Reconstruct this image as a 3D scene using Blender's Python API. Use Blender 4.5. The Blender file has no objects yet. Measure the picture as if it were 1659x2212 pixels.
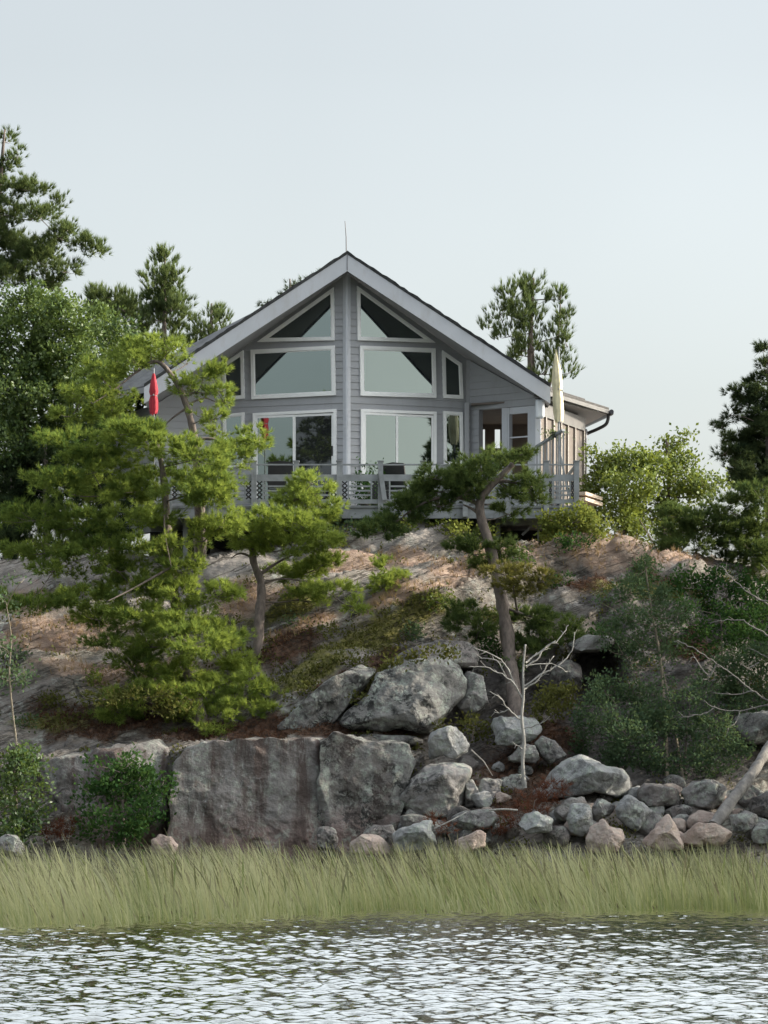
import bpy, math, random
import numpy as np
from mathutils import Vector

# ------------------------------------------------------------------ camera, sky, sun
SC = bpy.context.scene
COL = SC.collection
F, CX, HY, HC = 7675.0, 829.5, 1710.0, 2.0      # focal length and horizon of the photograph, in 1659x2212 units; eye height
cam_d = bpy.data.cameras.new('camera')
cam = bpy.data.objects.new('camera', cam_d); COL.objects.link(cam)
cam.location = (0, 0, HC); cam.rotation_euler = (math.pi / 2, 0, 0)
cam_d.sensor_fit = 'VERTICAL'; cam_d.sensor_height = 36.0
cam_d.lens = 36.0 * F / 2212.0
cam_d.shift_y = (HY - 1106.0) / 2212.0
cam_d.clip_start = 0.5; cam_d.clip_end = 3000
SC.camera = cam

SUN_AZ, SUN_EL = math.radians(86), math.radians(25)     # azimuth from +Y towards +X
W = bpy.data.worlds.new('World'); SC.world = W; W.use_nodes = True
nt = W.node_tree; nt.nodes.clear()
wo = nt.nodes.new('ShaderNodeOutputWorld'); bg = nt.nodes.new('ShaderNodeBackground')
sky = nt.nodes.new('ShaderNodeTexSky'); sky.sky_type = 'NISHITA'; sky.sun_disc = False
sky.sun_elevation = SUN_EL; sky.sun_rotation = SUN_AZ
sky.air_density = 1.0; sky.dust_density = 4.0; sky.ozone_density = 1.0; sky.altitude = 0
hs = nt.nodes.new('ShaderNodeHueSaturation'); hs.inputs['Saturation'].default_value = 0.30
nt.links.new(sky.outputs[0], hs.inputs['Color']); hz = nt.nodes.new('ShaderNodeMix'); hz.data_type = 'RGBA'; hz.blend_type = 'MULTIPLY'; hz.inputs[0].default_value = 1.0; hz.inputs[7].default_value = (0.965, 0.995, 0.985, 1)
nt.links.new(hs.outputs[0], hz.inputs[6])
# added fill light: the unseen upper dome brightens towards the zenith
tc = nt.nodes.new('ShaderNodeTexCoord'); sz = nt.nodes.new('ShaderNodeSeparateXYZ'); nt.links.new(tc.outputs['Generated'], sz.inputs[0])
mr = nt.nodes.new('ShaderNodeMapRange'); mr.interpolation_type = 'SMOOTHSTEP'; mr.inputs[1].default_value = 0.23; mr.inputs[2].default_value = 0.80; mr.inputs[3].default_value = 1.0; mr.inputs[4].default_value = 2.35
nt.links.new(sz.outputs[2], mr.inputs[0])
mh = nt.nodes.new('ShaderNodeMapRange'); mh.inputs[1].default_value = 0.02; mh.inputs[2].default_value = 0.20; mh.inputs[3].default_value = 1.24; mh.inputs[4].default_value = 0.93; nt.links.new(sz.outputs[2], mh.inputs[0])
mm = nt.nodes.new('ShaderNodeMath'); mm.operation = 'MULTIPLY'; nt.links.new(mr.outputs[0], mm.inputs[0]); nt.links.new(mh.outputs[0], mm.inputs[1])
zb = nt.nodes.new('ShaderNodeMix'); zb.data_type = 'RGBA'; zb.blend_type = 'MULTIPLY'; zb.inputs[0].default_value = 1.0
nt.links.new(hz.outputs[2], zb.inputs[6]); nz = nt.nodes.new('ShaderNodeTexNoise'); nz.inputs['Scale'].default_value = 5.0; nz.inputs['Detail'].default_value = 3; nt.links.new(tc.outputs['Generated'], nz.inputs['Vector'])
mz = nt.nodes.new('ShaderNodeMapRange'); mz.inputs[1].default_value = 0.3; mz.inputs[2].default_value = 0.7; mz.inputs[3].default_value = 0.955; mz.inputs[4].default_value = 1.045; nt.links.new(nz.outputs['Fac'], mz.inputs[0])
m2 = nt.nodes.new('ShaderNodeMath'); m2.operation = 'MULTIPLY'; nt.links.new(mm.outputs[0], m2.inputs[0]); nt.links.new(mz.outputs[0], m2.inputs[1])
nt.links.new(m2.outputs[0], zb.inputs[7]); nt.links.new(zb.outputs[2], bg.inputs[0])
bg.inputs[1].default_value = 0.13
nt.links.new(bg.outputs[0], wo.inputs[0])

sd = bpy.data.lights.new('sun', 'SUN'); sun = bpy.data.objects.new('sun', sd); COL.objects.link(sun)
sd.energy = 3.4; sd.angle = math.radians(0.6); sd.color = (1.0, 0.90, 0.74)
S = Vector((math.sin(SUN_AZ) * math.cos(SUN_EL), math.cos(SUN_AZ) * math.cos(SUN_EL), math.sin(SUN_EL)))
sun.rotation_euler = S.to_track_quat('Z', 'Y').to_euler(); sun.location = S * 150

SC.view_settings.view_transform = 'Standard'; SC.view_settings.look = 'None'
SC.view_settings.exposure = 1.08; SC.view_settings.gamma = 1.0
cy = SC.cycles
cy.max_bounces = 6; cy.diffuse_bounces = 3; cy.glossy_bounces = 4; cy.transmission_bounces = 4; cy.transparent_max_bounces = 8
cy.use_denoising = True; cy.sample_clamp_indirect = 6.0
cy.caustics_reflective = False; cy.caustics_refractive = False

# ------------------------------------------------------------------ helpers
def P(x, y, Y):
    return np.array(((x - CX) * Y / F, Y, HC + (HY - y) * Y / F))

def _hash(ix, iy, iz, seed):
    h = (ix.astype(np.int64) * 374761393 + iy.astype(np.int64) * 668265263 + iz.astype(np.int64) * 2147483647 + seed * 1274126177) & 0xFFFFFFFF
    h = ((h ^ (h >> 13)) * 1274126177) & 0xFFFFFFFF
    h = (h ^ (h >> 16)) & 0xFFFFFFFF
    return h / 4294967295.0

def vnoise(p, seed=0):
    p = np.asarray(p, float); f = np.floor(p); i = f.astype(np.int64); t = p - f; t = t * t * (3 - 2 * t)
    r = 0
    for dx in (0, 1):
        wx = t[..., 0] if dx else 1 - t[..., 0]
        for dy in (0, 1):
            wy = t[..., 1] if dy else 1 - t[..., 1]
            for dz in (0, 1):
                wz = t[..., 2] if dz else 1 - t[..., 2]
                r = r + wx * wy * wz * _hash(i[..., 0] + dx, i[..., 1] + dy, i[..., 2] + dz, seed)
    return r * 2 - 1

def fbm(p, oct=4, seed=0, gain=0.5):
    p = np.asarray(p, float); a, s, r = 1.0, 1.0, 0
    for k in range(oct):
        r = r + a * vnoise(p * s + k * 17.3, seed + k); a *= gain; s *= 2.03
    return r

def link(o, parent=None):
    COL.objects.link(o)
    if parent is not None: o.parent = parent
    return o

WLOC = {}
def thing(name, label, cat, loc, group=None):
    o = bpy.data.objects.new(name, None); COL.objects.link(o)
    o.empty_display_size = 0.2
    o.location = loc; WLOC[o.name] = np.array(loc, float)
    o['label'] = label; o['category'] = cat
    if group: o['group'] = group
    return o

def tag(o, label=None, cat=None, group=None, kind=None):
    if label: o['label'] = label
    if cat: o['category'] = cat
    if group: o['group'] = group
    if kind: o['kind'] = kind
    return o

def mesh_np(name, verts, tris=None, quads=None, mat=None, parent=None, attrs=None, smooth=False, origin=None):
    verts = np.asarray(verts, np.float32).reshape(-1, 3)
    off = np.zeros(3)
    if parent is not None: off = WLOC[parent.name]
    elif origin is not None: off = np.array(origin, float)
    v = verts - off.astype(np.float32)
    me = bpy.data.meshes.new(name)
    nt_ = 0 if tris is None else len(tris); nq = 0 if quads is None else len(quads)
    me.vertices.add(len(v)); me.vertices.foreach_set('co', v.ravel())
    idx = []; starts = []; tot = 0
    if nt_:
        t = np.asarray(tris, np.int32); idx.append(t.ravel()); starts.append(np.arange(nt_) * 3); tot = nt_ * 3
    if nq:
        q = np.asarray(quads, np.int32); idx.append(q.ravel()); starts.append(tot + np.arange(nq) * 4)
    idx = np.concatenate(idx).astype(np.int32); starts = np.concatenate(starts).astype(np.int32)
    me.loops.add(len(idx)); me.loops.foreach_set('vertex_index', idx)
    me.polygons.add(len(starts)); me.polygons.foreach_set('loop_start', starts)
    if smooth: me.polygons.foreach_set('use_smooth', np.ones(len(starts), bool))
    if attrs:
        for k, a in attrs.items():
            a = np.asarray(a, np.float32)
            at = me.attributes.new(k, 'FLOAT', 'POINT'); at.data.foreach_set('value', a.ravel())
    me.update(calc_edges=True); me.validate()
    if mat: me.materials.append(mat)
    o = bpy.data.objects.new(name, me); COL.objects.link(o)
    if parent is not None:
        o.parent = parent; WLOC[o.name] = off
    elif origin is not None:
        o.location = origin; WLOC[o.name] = off
    else: WLOC[o.name] = off
    return o

class MB:
    def __init__(s): s.v = []; s.f = []
    def add(s, vs, fs):
        b = len(s.v); s.v += [tuple(map(float, p)) for p in vs]; s.f += [tuple(i + b for i in f) for f in fs]; return s
    def box(s, a, b):
        (x0, y0, z0), (x1, y1, z1) = a, b
        return s.add([(x0, y0, z0), (x1, y0, z0), (x1, y1, z0), (x0, y1, z0), (x0, y0, z1), (x1, y0, z1), (x1, y1, z1), (x0, y1, z1)],
              [(0, 3, 2, 1), (4, 5, 6, 7), (0, 1, 5, 4), (1, 2, 6, 5), (2, 3, 7, 6), (3, 0, 4, 7)])
    def bar(s, p, q, w, h, up=(0, 0, 1)):
        p = np.array(p, float); q = np.array(q, float); d = q - p; d /= np.linalg.norm(d)
        u = np.array(up, float); r = np.cross(d, u)
        if np.linalg.norm(r) < 1e-4: r = np.cross(d, (1, 0, 0))
        r /= np.linalg.norm(r); u = np.cross(r, d)
        vs = [c + r * i * w / 2 + u * j * h / 2 for c in (p, q) for i, j in ((-1, -1), (1, -1), (1, 1), (-1, 1))]
        return s.add(vs, [(0, 3, 2, 1), (4, 5, 6, 7), (0, 1, 5, 4), (1, 2, 6, 5), (2, 3, 7, 6), (3, 0, 4, 7)])
    def prism(s, poly, vec):
        n = len(poly); vec = np.array(vec, float); a = [np.array(p, float) for p in poly]
        return s.add(a + [p + vec for p in a], [tuple(range(n)), tuple(range(2 * n - 1, n - 1, -1))] + [(i, i + n, (i + 1) % n + n, (i + 1) % n) for i in range(n)])
    def tube(s, pts, rad, n=7, cap=True):
        pts = [np.array(p, float) for p in pts]; m = len(pts)
        if not hasattr(rad, '__len__'): rad = [rad] * m
        vs = []; ref = np.array((0.31, 0.87, 0.13))
        for i, p in enumerate(pts):
            d = pts[min(i + 1, m - 1)] - pts[max(i - 1, 0)]; d = d / (np.linalg.norm(d) + 1e-9)
            a = np.cross(d, ref); a /= np.linalg.norm(a); b = np.cross(d, a)
            vs += [p + rad[i] * (a * math.cos(2 * math.pi * k / n) + b * math.sin(2 * math.pi * k / n)) for k in range(n)]
        fs = [(i * n + k, i * n + (k + 1) % n, (i + 1) * n + (k + 1) % n, (i + 1) * n + k) for i in range(m - 1) for k in range(n)]
        if cap: fs += [tuple(range(n)), tuple(range((m - 1) * n, m * n))]
        return s.add(vs, fs)
    def lathe(s, c, prof, n=16, wob=0, seed=0):
        rng = random.Random(seed); vs = []; m = len(prof)
        for r, z in prof:
            for k in range(n):
                rr = r * (1 + wob * (1 if k % 2 else -1)); a = 2 * math.pi * k / n
                vs.append((c[0] + rr * math.cos(a), c[1] + rr * math.sin(a), c[2] + z))
        fs = [(i * n + k, i * n + (k + 1) % n, (i + 1) * n + (k + 1) % n, (i + 1) * n + k) for i in range(m - 1) for k in range(n)]
        fs += [tuple(range(n)), tuple(range((m - 1) * n, m * n))]
        return s.add(vs, fs)
    def build(s, name, mat, parent=None, smooth=False, origin=None, bevel=0):
        off = np.zeros(3)
        if parent is not None: off = WLOC[parent.name]
        elif origin is not None: off = np.array(origin, float)
        me = bpy.data.meshes.new(name)
        me.from_pydata([tuple(np.array(p) - off) for p in s.v], [], s.f); me.update()
        if smooth: me.polygons.foreach_set('use_smooth', np.ones(len(me.polygons), bool))
        if mat: me.materials.append(mat)
        o = bpy.data.objects.new(name, me); COL.objects.link(o)
        if parent is not None: o.parent = parent
        elif origin is not None: o.location = origin
        WLOC[o.name] = off
        if bevel:
            m = o.modifiers.new('bevel', 'BEVEL'); m.width = bevel; m.segments = 2; m.limit_method = 'ANGLE'
        return o

def smooth_path(pts, n=6):
    pts = np.array(pts, float); out = []
    m = len(pts)
    if m < 3: return [pts[0] * (1 - t) + pts[-1] * t for t in np.linspace(0, 1, n + 1)]
    for i in range(m - 1):
        p0, p1, p2, p3 = pts[max(i - 1, 0)], pts[i], pts[i + 1], pts[min(i + 2, m - 1)]
        for t in np.linspace(0, 1, n, endpoint=False):
            out.append(0.5 * ((2 * p1) + (-p0 + p2) * t + (2 * p0 - 5 * p1 + 4 * p2 - p3) * t * t + (-p0 + 3 * p1 - 3 * p2 + p3) * t ** 3))
    out.append(pts[-1]); return out

# ------------------------------------------------------------------ materials
def mat(name):
    m = bpy.data.materials.new(name); m.use_nodes = True; n = m.node_tree; n.nodes.clear()
    out = n.nodes.new('ShaderNodeOutputMaterial'); return m, n, out
def N(n, t, **kw):
    x = n.nodes.new(t)
    for k, v in kw.items():
        if k in x.inputs.keys(): x.inputs[k].default_value = v
        else: setattr(x, k, v)
    return x
def L(n, a, b): n.links.new(a, b)
def pos(n, scale=(1, 1, 1)):
    g = N(n, 'ShaderNodeNewGeometry'); mp = N(n, 'ShaderNodeMapping'); mp.inputs['Scale'].default_value = scale
    L(n, g.outputs['Position'], mp.inputs['Vector']); return mp.outputs[0]
def noise(n, vec, scale, detail=4, rough=0.6, dist=0.0):
    x = N(n, 'ShaderNodeTexNoise'); x.inputs['Scale'].default_value = scale; x.inputs['Detail'].default_value = detail
    x.inputs['Roughness'].default_value = rough; x.inputs['Distortion'].default_value = dist
    L(n, vec, x.inputs['Vector']); return x.outputs['Fac']
def ramp(n, fac, a, b, ca=(0, 0, 0, 1), cb=(1, 1, 1, 1)):
    r = N(n, 'ShaderNodeValToRGB'); e = r.color_ramp.elements
    e[0].position = a; e[0].color = ca; e[1].position = b; e[1].color = cb
    L(n, fac, r.inputs[0]); return r.outputs[0]
def mix(n, fac, a, b, blend='MIX'):
    x = N(n, 'ShaderNodeMix'); x.data_type = 'RGBA'; x.blend_type = blend
    for i, v in ((0, fac), (6, a), (7, b)):
        if isinstance(v, (float, int)): x.inputs[i].default_value = v
        elif isinstance(v, tuple): x.inputs[i].default_value = v if len(v) == 4 else v + (1,)
        else: L(n, v, x.inputs[i])
    return x.outputs[2]
def mathn(n, op, a, b=0.0):
    x = N(n, 'ShaderNodeMath'); x.operation = op
    for i, v in ((0, a), (1, b)):
        if isinstance(v, (float, int)): x.inputs[i].default_value = v
        else: L(n, v, x.inputs[i])
    return x.outputs[0]
def bump(n, h, strength, dist):
    b = N(n, 'ShaderNodeBump'); b.inputs['Strength'].default_value = strength; b.inputs['Distance'].default_value = dist
    L(n, h, b.inputs['Height']); return b.outputs[0]

def plain(name, col, rough=0.6, var=0.12, scale=3.0, metal=0.0, grain=None, bmp=0.0, dirt=None):
    m, n, out = mat(name); b = N(n, 'ShaderNodeBsdfPrincipled'); L(n, b.outputs[0], out.inputs[0])
    v = pos(n, grain or (1, 1, 1)); f = noise(n, v, scale, 5)
    lo = tuple(c * (1 - var) for c in col); hi = tuple(min(1, c * (1 + var)) for c in col)
    c = mix(n, ramp(n, f, 0.3, 0.7), lo, hi)
    if dirt:
        f2 = noise(n, pos(n, (1.5, 1.5, 0.5)), 2.2, 6, 0.7); c = mix(n, ramp(n, f2, 0.52, 0.75), c, dirt)
    L(n, c, b.inputs['Base Color']); b.inputs['Roughness'].default_value = rough; b.inputs['Metallic'].default_value = metal
    if bmp: L(n, bump(n, f, 0.5, bmp), b.inputs['Normal'])
    return m

def leafmat(name, dark, light, trans=0.35, gloss=0.0):
    m, n, out = mat(name)
    a = N(n, 'ShaderNodeAttribute'); a.attribute_name = 'tint'
    c = mix(n, a.outputs['Fac'], dark, light)
    d = N(n, 'ShaderNodeBsdfDiffuse'); t = N(n, 'ShaderNodeBsdfTranslucent'); L(n, c, d.inputs[0])
    c2 = mix(n, 0.5, c, (light[0] * 1.25, light[1] * 1.1, light[2] * 0.6)); L(n, c2, t.inputs[0])
    s = N(n, 'ShaderNodeMixShader'); s.inputs[0].default_value = trans
    L(n, d.outputs[0], s.inputs[1]); L(n, t.outputs[0], s.inputs[2]); last = s
    if gloss:
        g = N(n, 'ShaderNodeBsdfGlossy'); g.inputs['Roughness'].default_value = 0.45
        s2 = N(n, 'ShaderNodeMixShader'); s2.inputs[0].default_value = gloss
        L(n, s.outputs[0], s2.inputs[1]); L(n, g.outputs[0], s2.inputs[2]); last = s2
    L(n, last.outputs[0], out.inputs[0]); return m

def rockmat(name, base, alt, lichen=(0.36, 0.40, 0.34), lich=0.5, dark=0.5, streak=0.0, litter=0.0, foot=None):
    m, n, out = mat(name); b = N(n, 'ShaderNodeBsdfPrincipled'); L(n, b.outputs[0], out.inputs[0])
    v = pos(n)
    c = mix(n, ramp(n, noise(n, v, 0.9, 5, 0.6, 0.3), 0.35, 0.65), base, alt)
    c = mix(n, ramp(n, noise(n, v, 38, 3, 0.7), 0.3, 0.75), c, mix(n, 0.35, c, (0.75, 0.72, 0.7), 'MULTIPLY'))
    if foot:
        g = N(n, 'ShaderNodeNewGeometry'); sx = N(n, 'ShaderNodeSeparateXYZ'); L(n, g.outputs['Position'], sx.inputs[0])
        zz = mathn(n, 'ADD', sx.outputs[2], mathn(n, 'MULTIPLY', noise(n, v, 1.1, 4), -1.6))
        c = mix(n, ramp(n, zz, 0.2, 1.5, (1, 1, 1, 1), (0, 0, 0, 1)), c, foot)
    # pale lichen in patches of its own
    l1 = noise(n, v, 2.1, 6, 0.72, 0.6); l2 = noise(n, v, 9.0, 5, 0.7)
    lf = mathn(n, 'MULTIPLY', ramp(n, l1, 0.46, 0.56), ramp(n, l2, 0.45, 0.55))
    c = mix(n, mathn(n, 'MULTIPLY', lf, lich), c, lichen)
    # black lichen blotches
    d1 = noise(n, v, 1.3, 3, 0.6, 0.8); d2 = noise(n, v, 6.5, 6, 0.75, 0.5)
    df = mathn(n, 'MULTIPLY', ramp(n, d1, 0.43, 0.55), ramp(n, d2, 0.47, 0.55))
    c = mix(n, mathn(n, 'MULTIPLY', df, dark), c, (0.035, 0.035, 0.034))
    if streak:
        sv = pos(n, (1.0, 1.0, 0.09)); s1 = noise(n, sv, 2.4, 5, 0.65)
        c = mix(n, mathn(n, 'MULTIPLY', ramp(n, s1, 0.47, 0.60), streak * .9), c, (0.085, 0.062, 0.055))
        sv2 = pos(n, (1.0, 1.0, 0.3)); s2 = noise(n, sv2, 7.0, 6, 0.8)
        s3 = noise(n, pos(n, (1, 1, 0.25)), 0.8, 2)
        c = mix(n, mathn(n, 'MULTIPLY', mathn(n, 'MULTIPLY', ramp(n, s2, 0.56, 0.66), ramp(n, s3, 0.42, 0.6)), streak * 0.8), c, (0.42, 0.42, 0.40))
    L(n, c, b.inputs['Base Color']); b.inputs['Roughness'].default_value = 0.85
    b.inputs['Specular IOR Level'].default_value = 0.25
    h = mathn(n, 'ADD', noise(n, v, 5.0, 8, 0.7), mathn(n, 'MULTIPLY', noise(n, v, 24, 4, 0.7), 0.35))
    L(n, bump(n, h, 1.0, 0.08), b.inputs['Normal'])
    return m

M = {}
M['rock'] = rockmat('grey_granite', (0.205, 0.195, 0.19), (0.28, 0.265, 0.255), lich=0.7, dark=0.8)
M['rock_dark'] = rockmat('dark_granite', (0.16, 0.145, 0.138), (0.22, 0.20, 0.19), lich=0.4, dark=0.8)
M['rock_pale'] = rockmat('pale_granite', (0.27, 0.275, 0.275), (0.35, 0.35, 0.345), lich=0.7, dark=0.5)
M['rock_pink'] = rockmat('pink_granite', (0.38, 0.29, 0.25), (0.46, 0.38, 0.33), lich=0.25, dark=0.15)
M['cliff'] = rockmat('stained_granite_cliff', (0.175, 0.165, 0.16), (0.235, 0.22, 0.21), lich=0.45, dark=0.35, streak=1.0, foot=(0.21, 0.145, 0.13))
M['dome'] = rockmat('lichen_granite', (0.15, 0.145, 0.138), (0.215, 0.21, 0.198), lichen=(0.33, 0.365, 0.315), lich=0.8, dark=1.0)
M['cliff_pale'] = rockmat('mottled_granite_cliff', (0.15, 0.145, 0.138), (0.215, 0.21, 0.20), lichen=(0.30, 0.335, 0.29), lich=0.7, dark=1.0, streak=0.45, foot=(0.20, 0.14, 0.125))
M['bark'] = plain('pine_bark', (0.13, 0.105, 0.09), 0.9, 0.45, 14, grain=(1, 1, 0.35), bmp=0.03)
M['bark_pale'] = plain('lichened_bark', (0.17, 0.145, 0.105), 0.9, 0.4, 14, grain=(1, 1, 0.4), bmp=0.03)
M['deadwood'] = plain('bleached_dead_wood', (0.28, 0.272, 0.25), 0.8, 0.3, 16, grain=(1, 1, 0.3), bmp=0.02)
M['log'] = plain('weathered_log_wood', (0.18, 0.168, 0.155), 0.85, 0.4, 9, grain=(1, 1, 0.5), bmp=0.04)
M['siding'] = plain('grey_blue_siding', (0.325, 0.33, 0.343), 0.6, 0.07, 1.2, dirt=(0.285, 0.287, 0.287))
M['trimgrey'] = plain('pale_grey_trim', (0.50, 0.515, 0.545), 0.55, 0.06, 1.5, dirt=(0.43, 0.43, 0.43))
M['soffit'] = plain('grey_soffit', (0.27, 0.27, 0.275), 0.7, 0.06, 2.0, grain=(1, 0.2, 1))
M['white'] = plain('white_window_vinyl', (0.85, 0.85, 0.83), 0.45, 0.05, 4)
M['shingle'] = plain('dark_roof_shingle', (0.045, 0.048, 0.05), 0.9, 0.5, 9, bmp=0.03)
M['shingle_pale'] = plain('weathered_roof_shingle', (0.055, 0.051, 0.047), 0.9, 0.45, 6, grain=(1, 1, 6), bmp=0.03)
M['shingle_grey'] = plain('grey_roof_shingle', (0.12, 0.122, 0.125), 0.9, 0.3, 5, bmp=0.03)
M['deckwood'] = plain('weathered_deck_wood', (0.24, 0.255, 0.265), 0.8, 0.25, 6, grain=(0.4, 1, 1), dirt=(0.14, 0.14, 0.14))
M['rail'] = plain('pale_grey_rail_wood', (0.235, 0.25, 0.26), 0.7, 0.2, 5)
M['plank'] = plain('fresh_plank_wood', (0.50, 0.40, 0.31), 0.7, 0.2, 5, grain=(0.3, 1, 1))
M['tan'] = plain('tan_porch_wood', (0.125, 0.103, 0.086), 0.7, 0.15, 3, grain=(1, 1, 0.3))  # darkened so the porch wall's shade sits in its colour
M['porchboard'] = plain('grey_porch_board', (0.13, 0.125, 0.12), 0.7, 0.15, 4)  # darkened board colour stands in for shade on the porch side
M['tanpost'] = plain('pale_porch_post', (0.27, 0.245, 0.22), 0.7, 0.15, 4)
M['black'] = plain('black_painted_metal', (0.012, 0.012, 0.013), 0.45, 0.2, 5)
M['metal'] = plain('dark_metal', (0.05, 0.05, 0.055), 0.4, 0.2, 5, metal=0.6)
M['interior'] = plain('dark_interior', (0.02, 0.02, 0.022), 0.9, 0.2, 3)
M['red'] = plain('red_canvas', (0.32, 0.016, 0.03), 0.8, 0.25, 4)
M['cream'] = plain('cream_canvas', (0.66, 0.60, 0.40), 0.85, 0.2, 5, dirt=(0.35, 0.30, 0.16))
M['box'] = plain('white_plastic', (0.62, 0.65, 0.68), 0.4, 0.05, 4)
M['pot'] = plain('dark_pot_clay', (0.05, 0.045, 0.04), 0.8, 0.2, 5)

def glassmat(name, dark, fac, tint):
    m, n, out = mat(name)
    d = N(n, 'ShaderNodeBsdfDiffuse'); d.inputs[0].default_value = dark + (1,)
    g = N(n, 'ShaderNodeBsdfGlossy'); g.inputs['Color'].default_value = tint + (1,); g.inputs['Roughness'].default_value = 0.012
    lw = N(n, 'ShaderNodeLayerWeight'); lw.inputs['Blend'].default_value = 0.35
    fc = mathn(n, 'ADD', mathn(n, 'MULTIPLY', lw.outputs['Fresnel'], 0.5), fac)
    s = N(n, 'ShaderNodeMixShader'); L(n, fc, s.inputs[0]); L(n, d.outputs[0], s.inputs[1]); L(n, g.outputs[0], s.inputs[2])
    L(n, bump(n, noise(n, pos(n), 0.8, 2), 0.10, 0.02), g.inputs['Normal'])
    L(n, s.outputs[0], out.inputs[0]); return m
M['glass'] = glassmat('coated_window_glass', (0.006, 0.007, 0.008), 0.19, (0.84, 0.98, 0.95))
M['screen'] = glassmat('insect_screened_glass', (0.018, 0.019, 0.022), 0.05, (0.9, 0.95, 1.0))

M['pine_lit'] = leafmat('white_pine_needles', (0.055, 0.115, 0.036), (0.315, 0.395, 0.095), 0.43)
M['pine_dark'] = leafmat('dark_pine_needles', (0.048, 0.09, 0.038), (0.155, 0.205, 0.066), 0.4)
M['pine_back'] = leafmat('far_pine_needles', (0.055, 0.09, 0.042), (0.165, 0.215, 0.085), 0.38)
M['pine_yellow'] = leafmat('yellowing_pine_needles', (0.085, 0.10, 0.035), (0.20, 0.19, 0.06), 0.4)
M['spruce'] = leafmat('spruce_needles', (0.030, 0.052, 0.030), (0.085, 0.115, 0.05), 0.3)
M['oak'] = leafmat('oak_leaves', (0.038, 0.078, 0.026), (0.14, 0.20, 0.052), 0.35, 0.03)
M['maple'] = leafmat('green_maple_leaves', (0.022, 0.056, 0.02), (0.062, 0.118, 0.036), 0.33)
M['olive'] = leafmat('olive_leaves', (0.065, 0.105, 0.024), (0.205, 0.255, 0.055), 0.4, 0.03)
M['aspen'] = leafmat('aspen_leaves', (0.05, 0.086, 0.05), (0.12, 0.175, 0.09), 0.36)
M['fern'] = leafmat('light_shrub_leaves', (0.09, 0.125, 0.03), (0.21, 0.24, 0.065), 0.4)
M['russet'] = leafmat('russet_dead_needles', (0.08, 0.034, 0.024), (0.175, 0.078, 0.052), 0.3)
M['cover'] = leafmat('low_heath_leaves', (0.05, 0.06, 0.02), (0.135, 0.14, 0.045), 0.3)
M['litter'] = leafmat('brown_needle_litter', (0.045, 0.028, 0.020), (0.16, 0.085, 0.055), 0.2)
M['straw'] = leafmat('dry_grass', (0.20, 0.13, 0.075), (0.36, 0.275, 0.16), 0.3)
M['reed'] = leafmat('reed_blades', (0.125, 0.20, 0.075), (0.50, 0.51, 0.33), 0.4)
_n = M['reed'].node_tree; _a = _n.nodes.new('ShaderNodeAttribute'); _a.attribute_name = 'head'
for _b in [b for b in _n.nodes if b.type in ('BSDF_DIFFUSE', 'BSDF_TRANSLUCENT')]:
    _c = mix(_n, _a.outputs['Fac'], (0, 0, 0), (0.105, 0.085, 0.06)); _l = _b.inputs[0].links[0].from_socket
    _n.nodes[-1].inputs[6].default_value = (0, 0, 0, 1); L(_n, _l, _n.nodes[-1].inputs[6]); L(_n, _c, _b.inputs[0])

# ------------------------------------------------------------------ terrain
KX = [-1800, -300, 0, 380, 640, 860, 960, 1150, 1350, 1659, 1950, 3600]
KP = [  # (y in the photo, depth) from the shore up to the crest
    [(1832, 68.2), (1640, 69.0), (1595, 70.2), (1480, 72.5), (1350, 75.5), (1230, 79.0)],
    [(1832, 68.2), (1640, 69.0), (1595, 70.2), (1480, 72.5), (1350, 75.5), (1220, 79.0)],
    [(1832, 68.6), (1640, 69.4), (1595, 70.4), (1480, 72.5), (1350, 75.0), (1212, 78.5)],
    [(1850, 69.3), (1625, 69.7), (1588, 70.6), (1450, 72.3), (1330, 74.4), (1200, 77.0)],
    [(1850, 69.3), (1625, 69.7), (1588, 70.3), (1460, 71.6), (1330, 73.4), (1165, 76.3)],
    [(1850, 69.3), (1625, 69.7), (1585, 70.6), (1430, 72.2), (1300, 73.8), (1150, 76.3)],
    [(1845, 68.3), (1720, 69.4), (1600, 71.0), (1430, 72.3), (1300, 73.8), (1150, 76.3)],
    [(1840, 67.4), (1735, 69.2), (1610, 71.2), (1430, 72.6), (1300, 73.8), (1165, 76.0)],
    [(1836, 67.4), (1735, 69.2), (1625, 71.0), (1450, 72.6), (1290, 74.0), (1183, 75.8)],
    [(1836, 67.4), (1735, 69.3), (1625, 71.0), (1460, 73.0), (1340, 75.5), (1225, 78.5)],
    [(1836, 67.6), (1735, 69.5), (1625, 71.2), (1460, 73.2), (1340, 75.8), (1225, 79.0)],
    [(1836, 67.6), (1735, 69.5), (1625, 71.2), (1460, 73.2), (1340, 75.8), (1225, 79.0)]]
def profile(x):
    KA = np.array(KP, float)     # cols, keys, 2
    yy = np.stack([np.interp(x, KX, KA[:, k, 0]) for k in range(6)], -1)
    YY = np.stack([np.interp(x, KX, KA[:, k, 1]) for k in range(6)], -1)
    return yy, YY
def GY(x, y):
    "depth of the bare hillside behind a point of the photograph"
    yy, YY = profile(np.array([float(x)]))
    return float(np.interp(y, yy[0][::-1], YY[0][::-1]))

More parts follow.
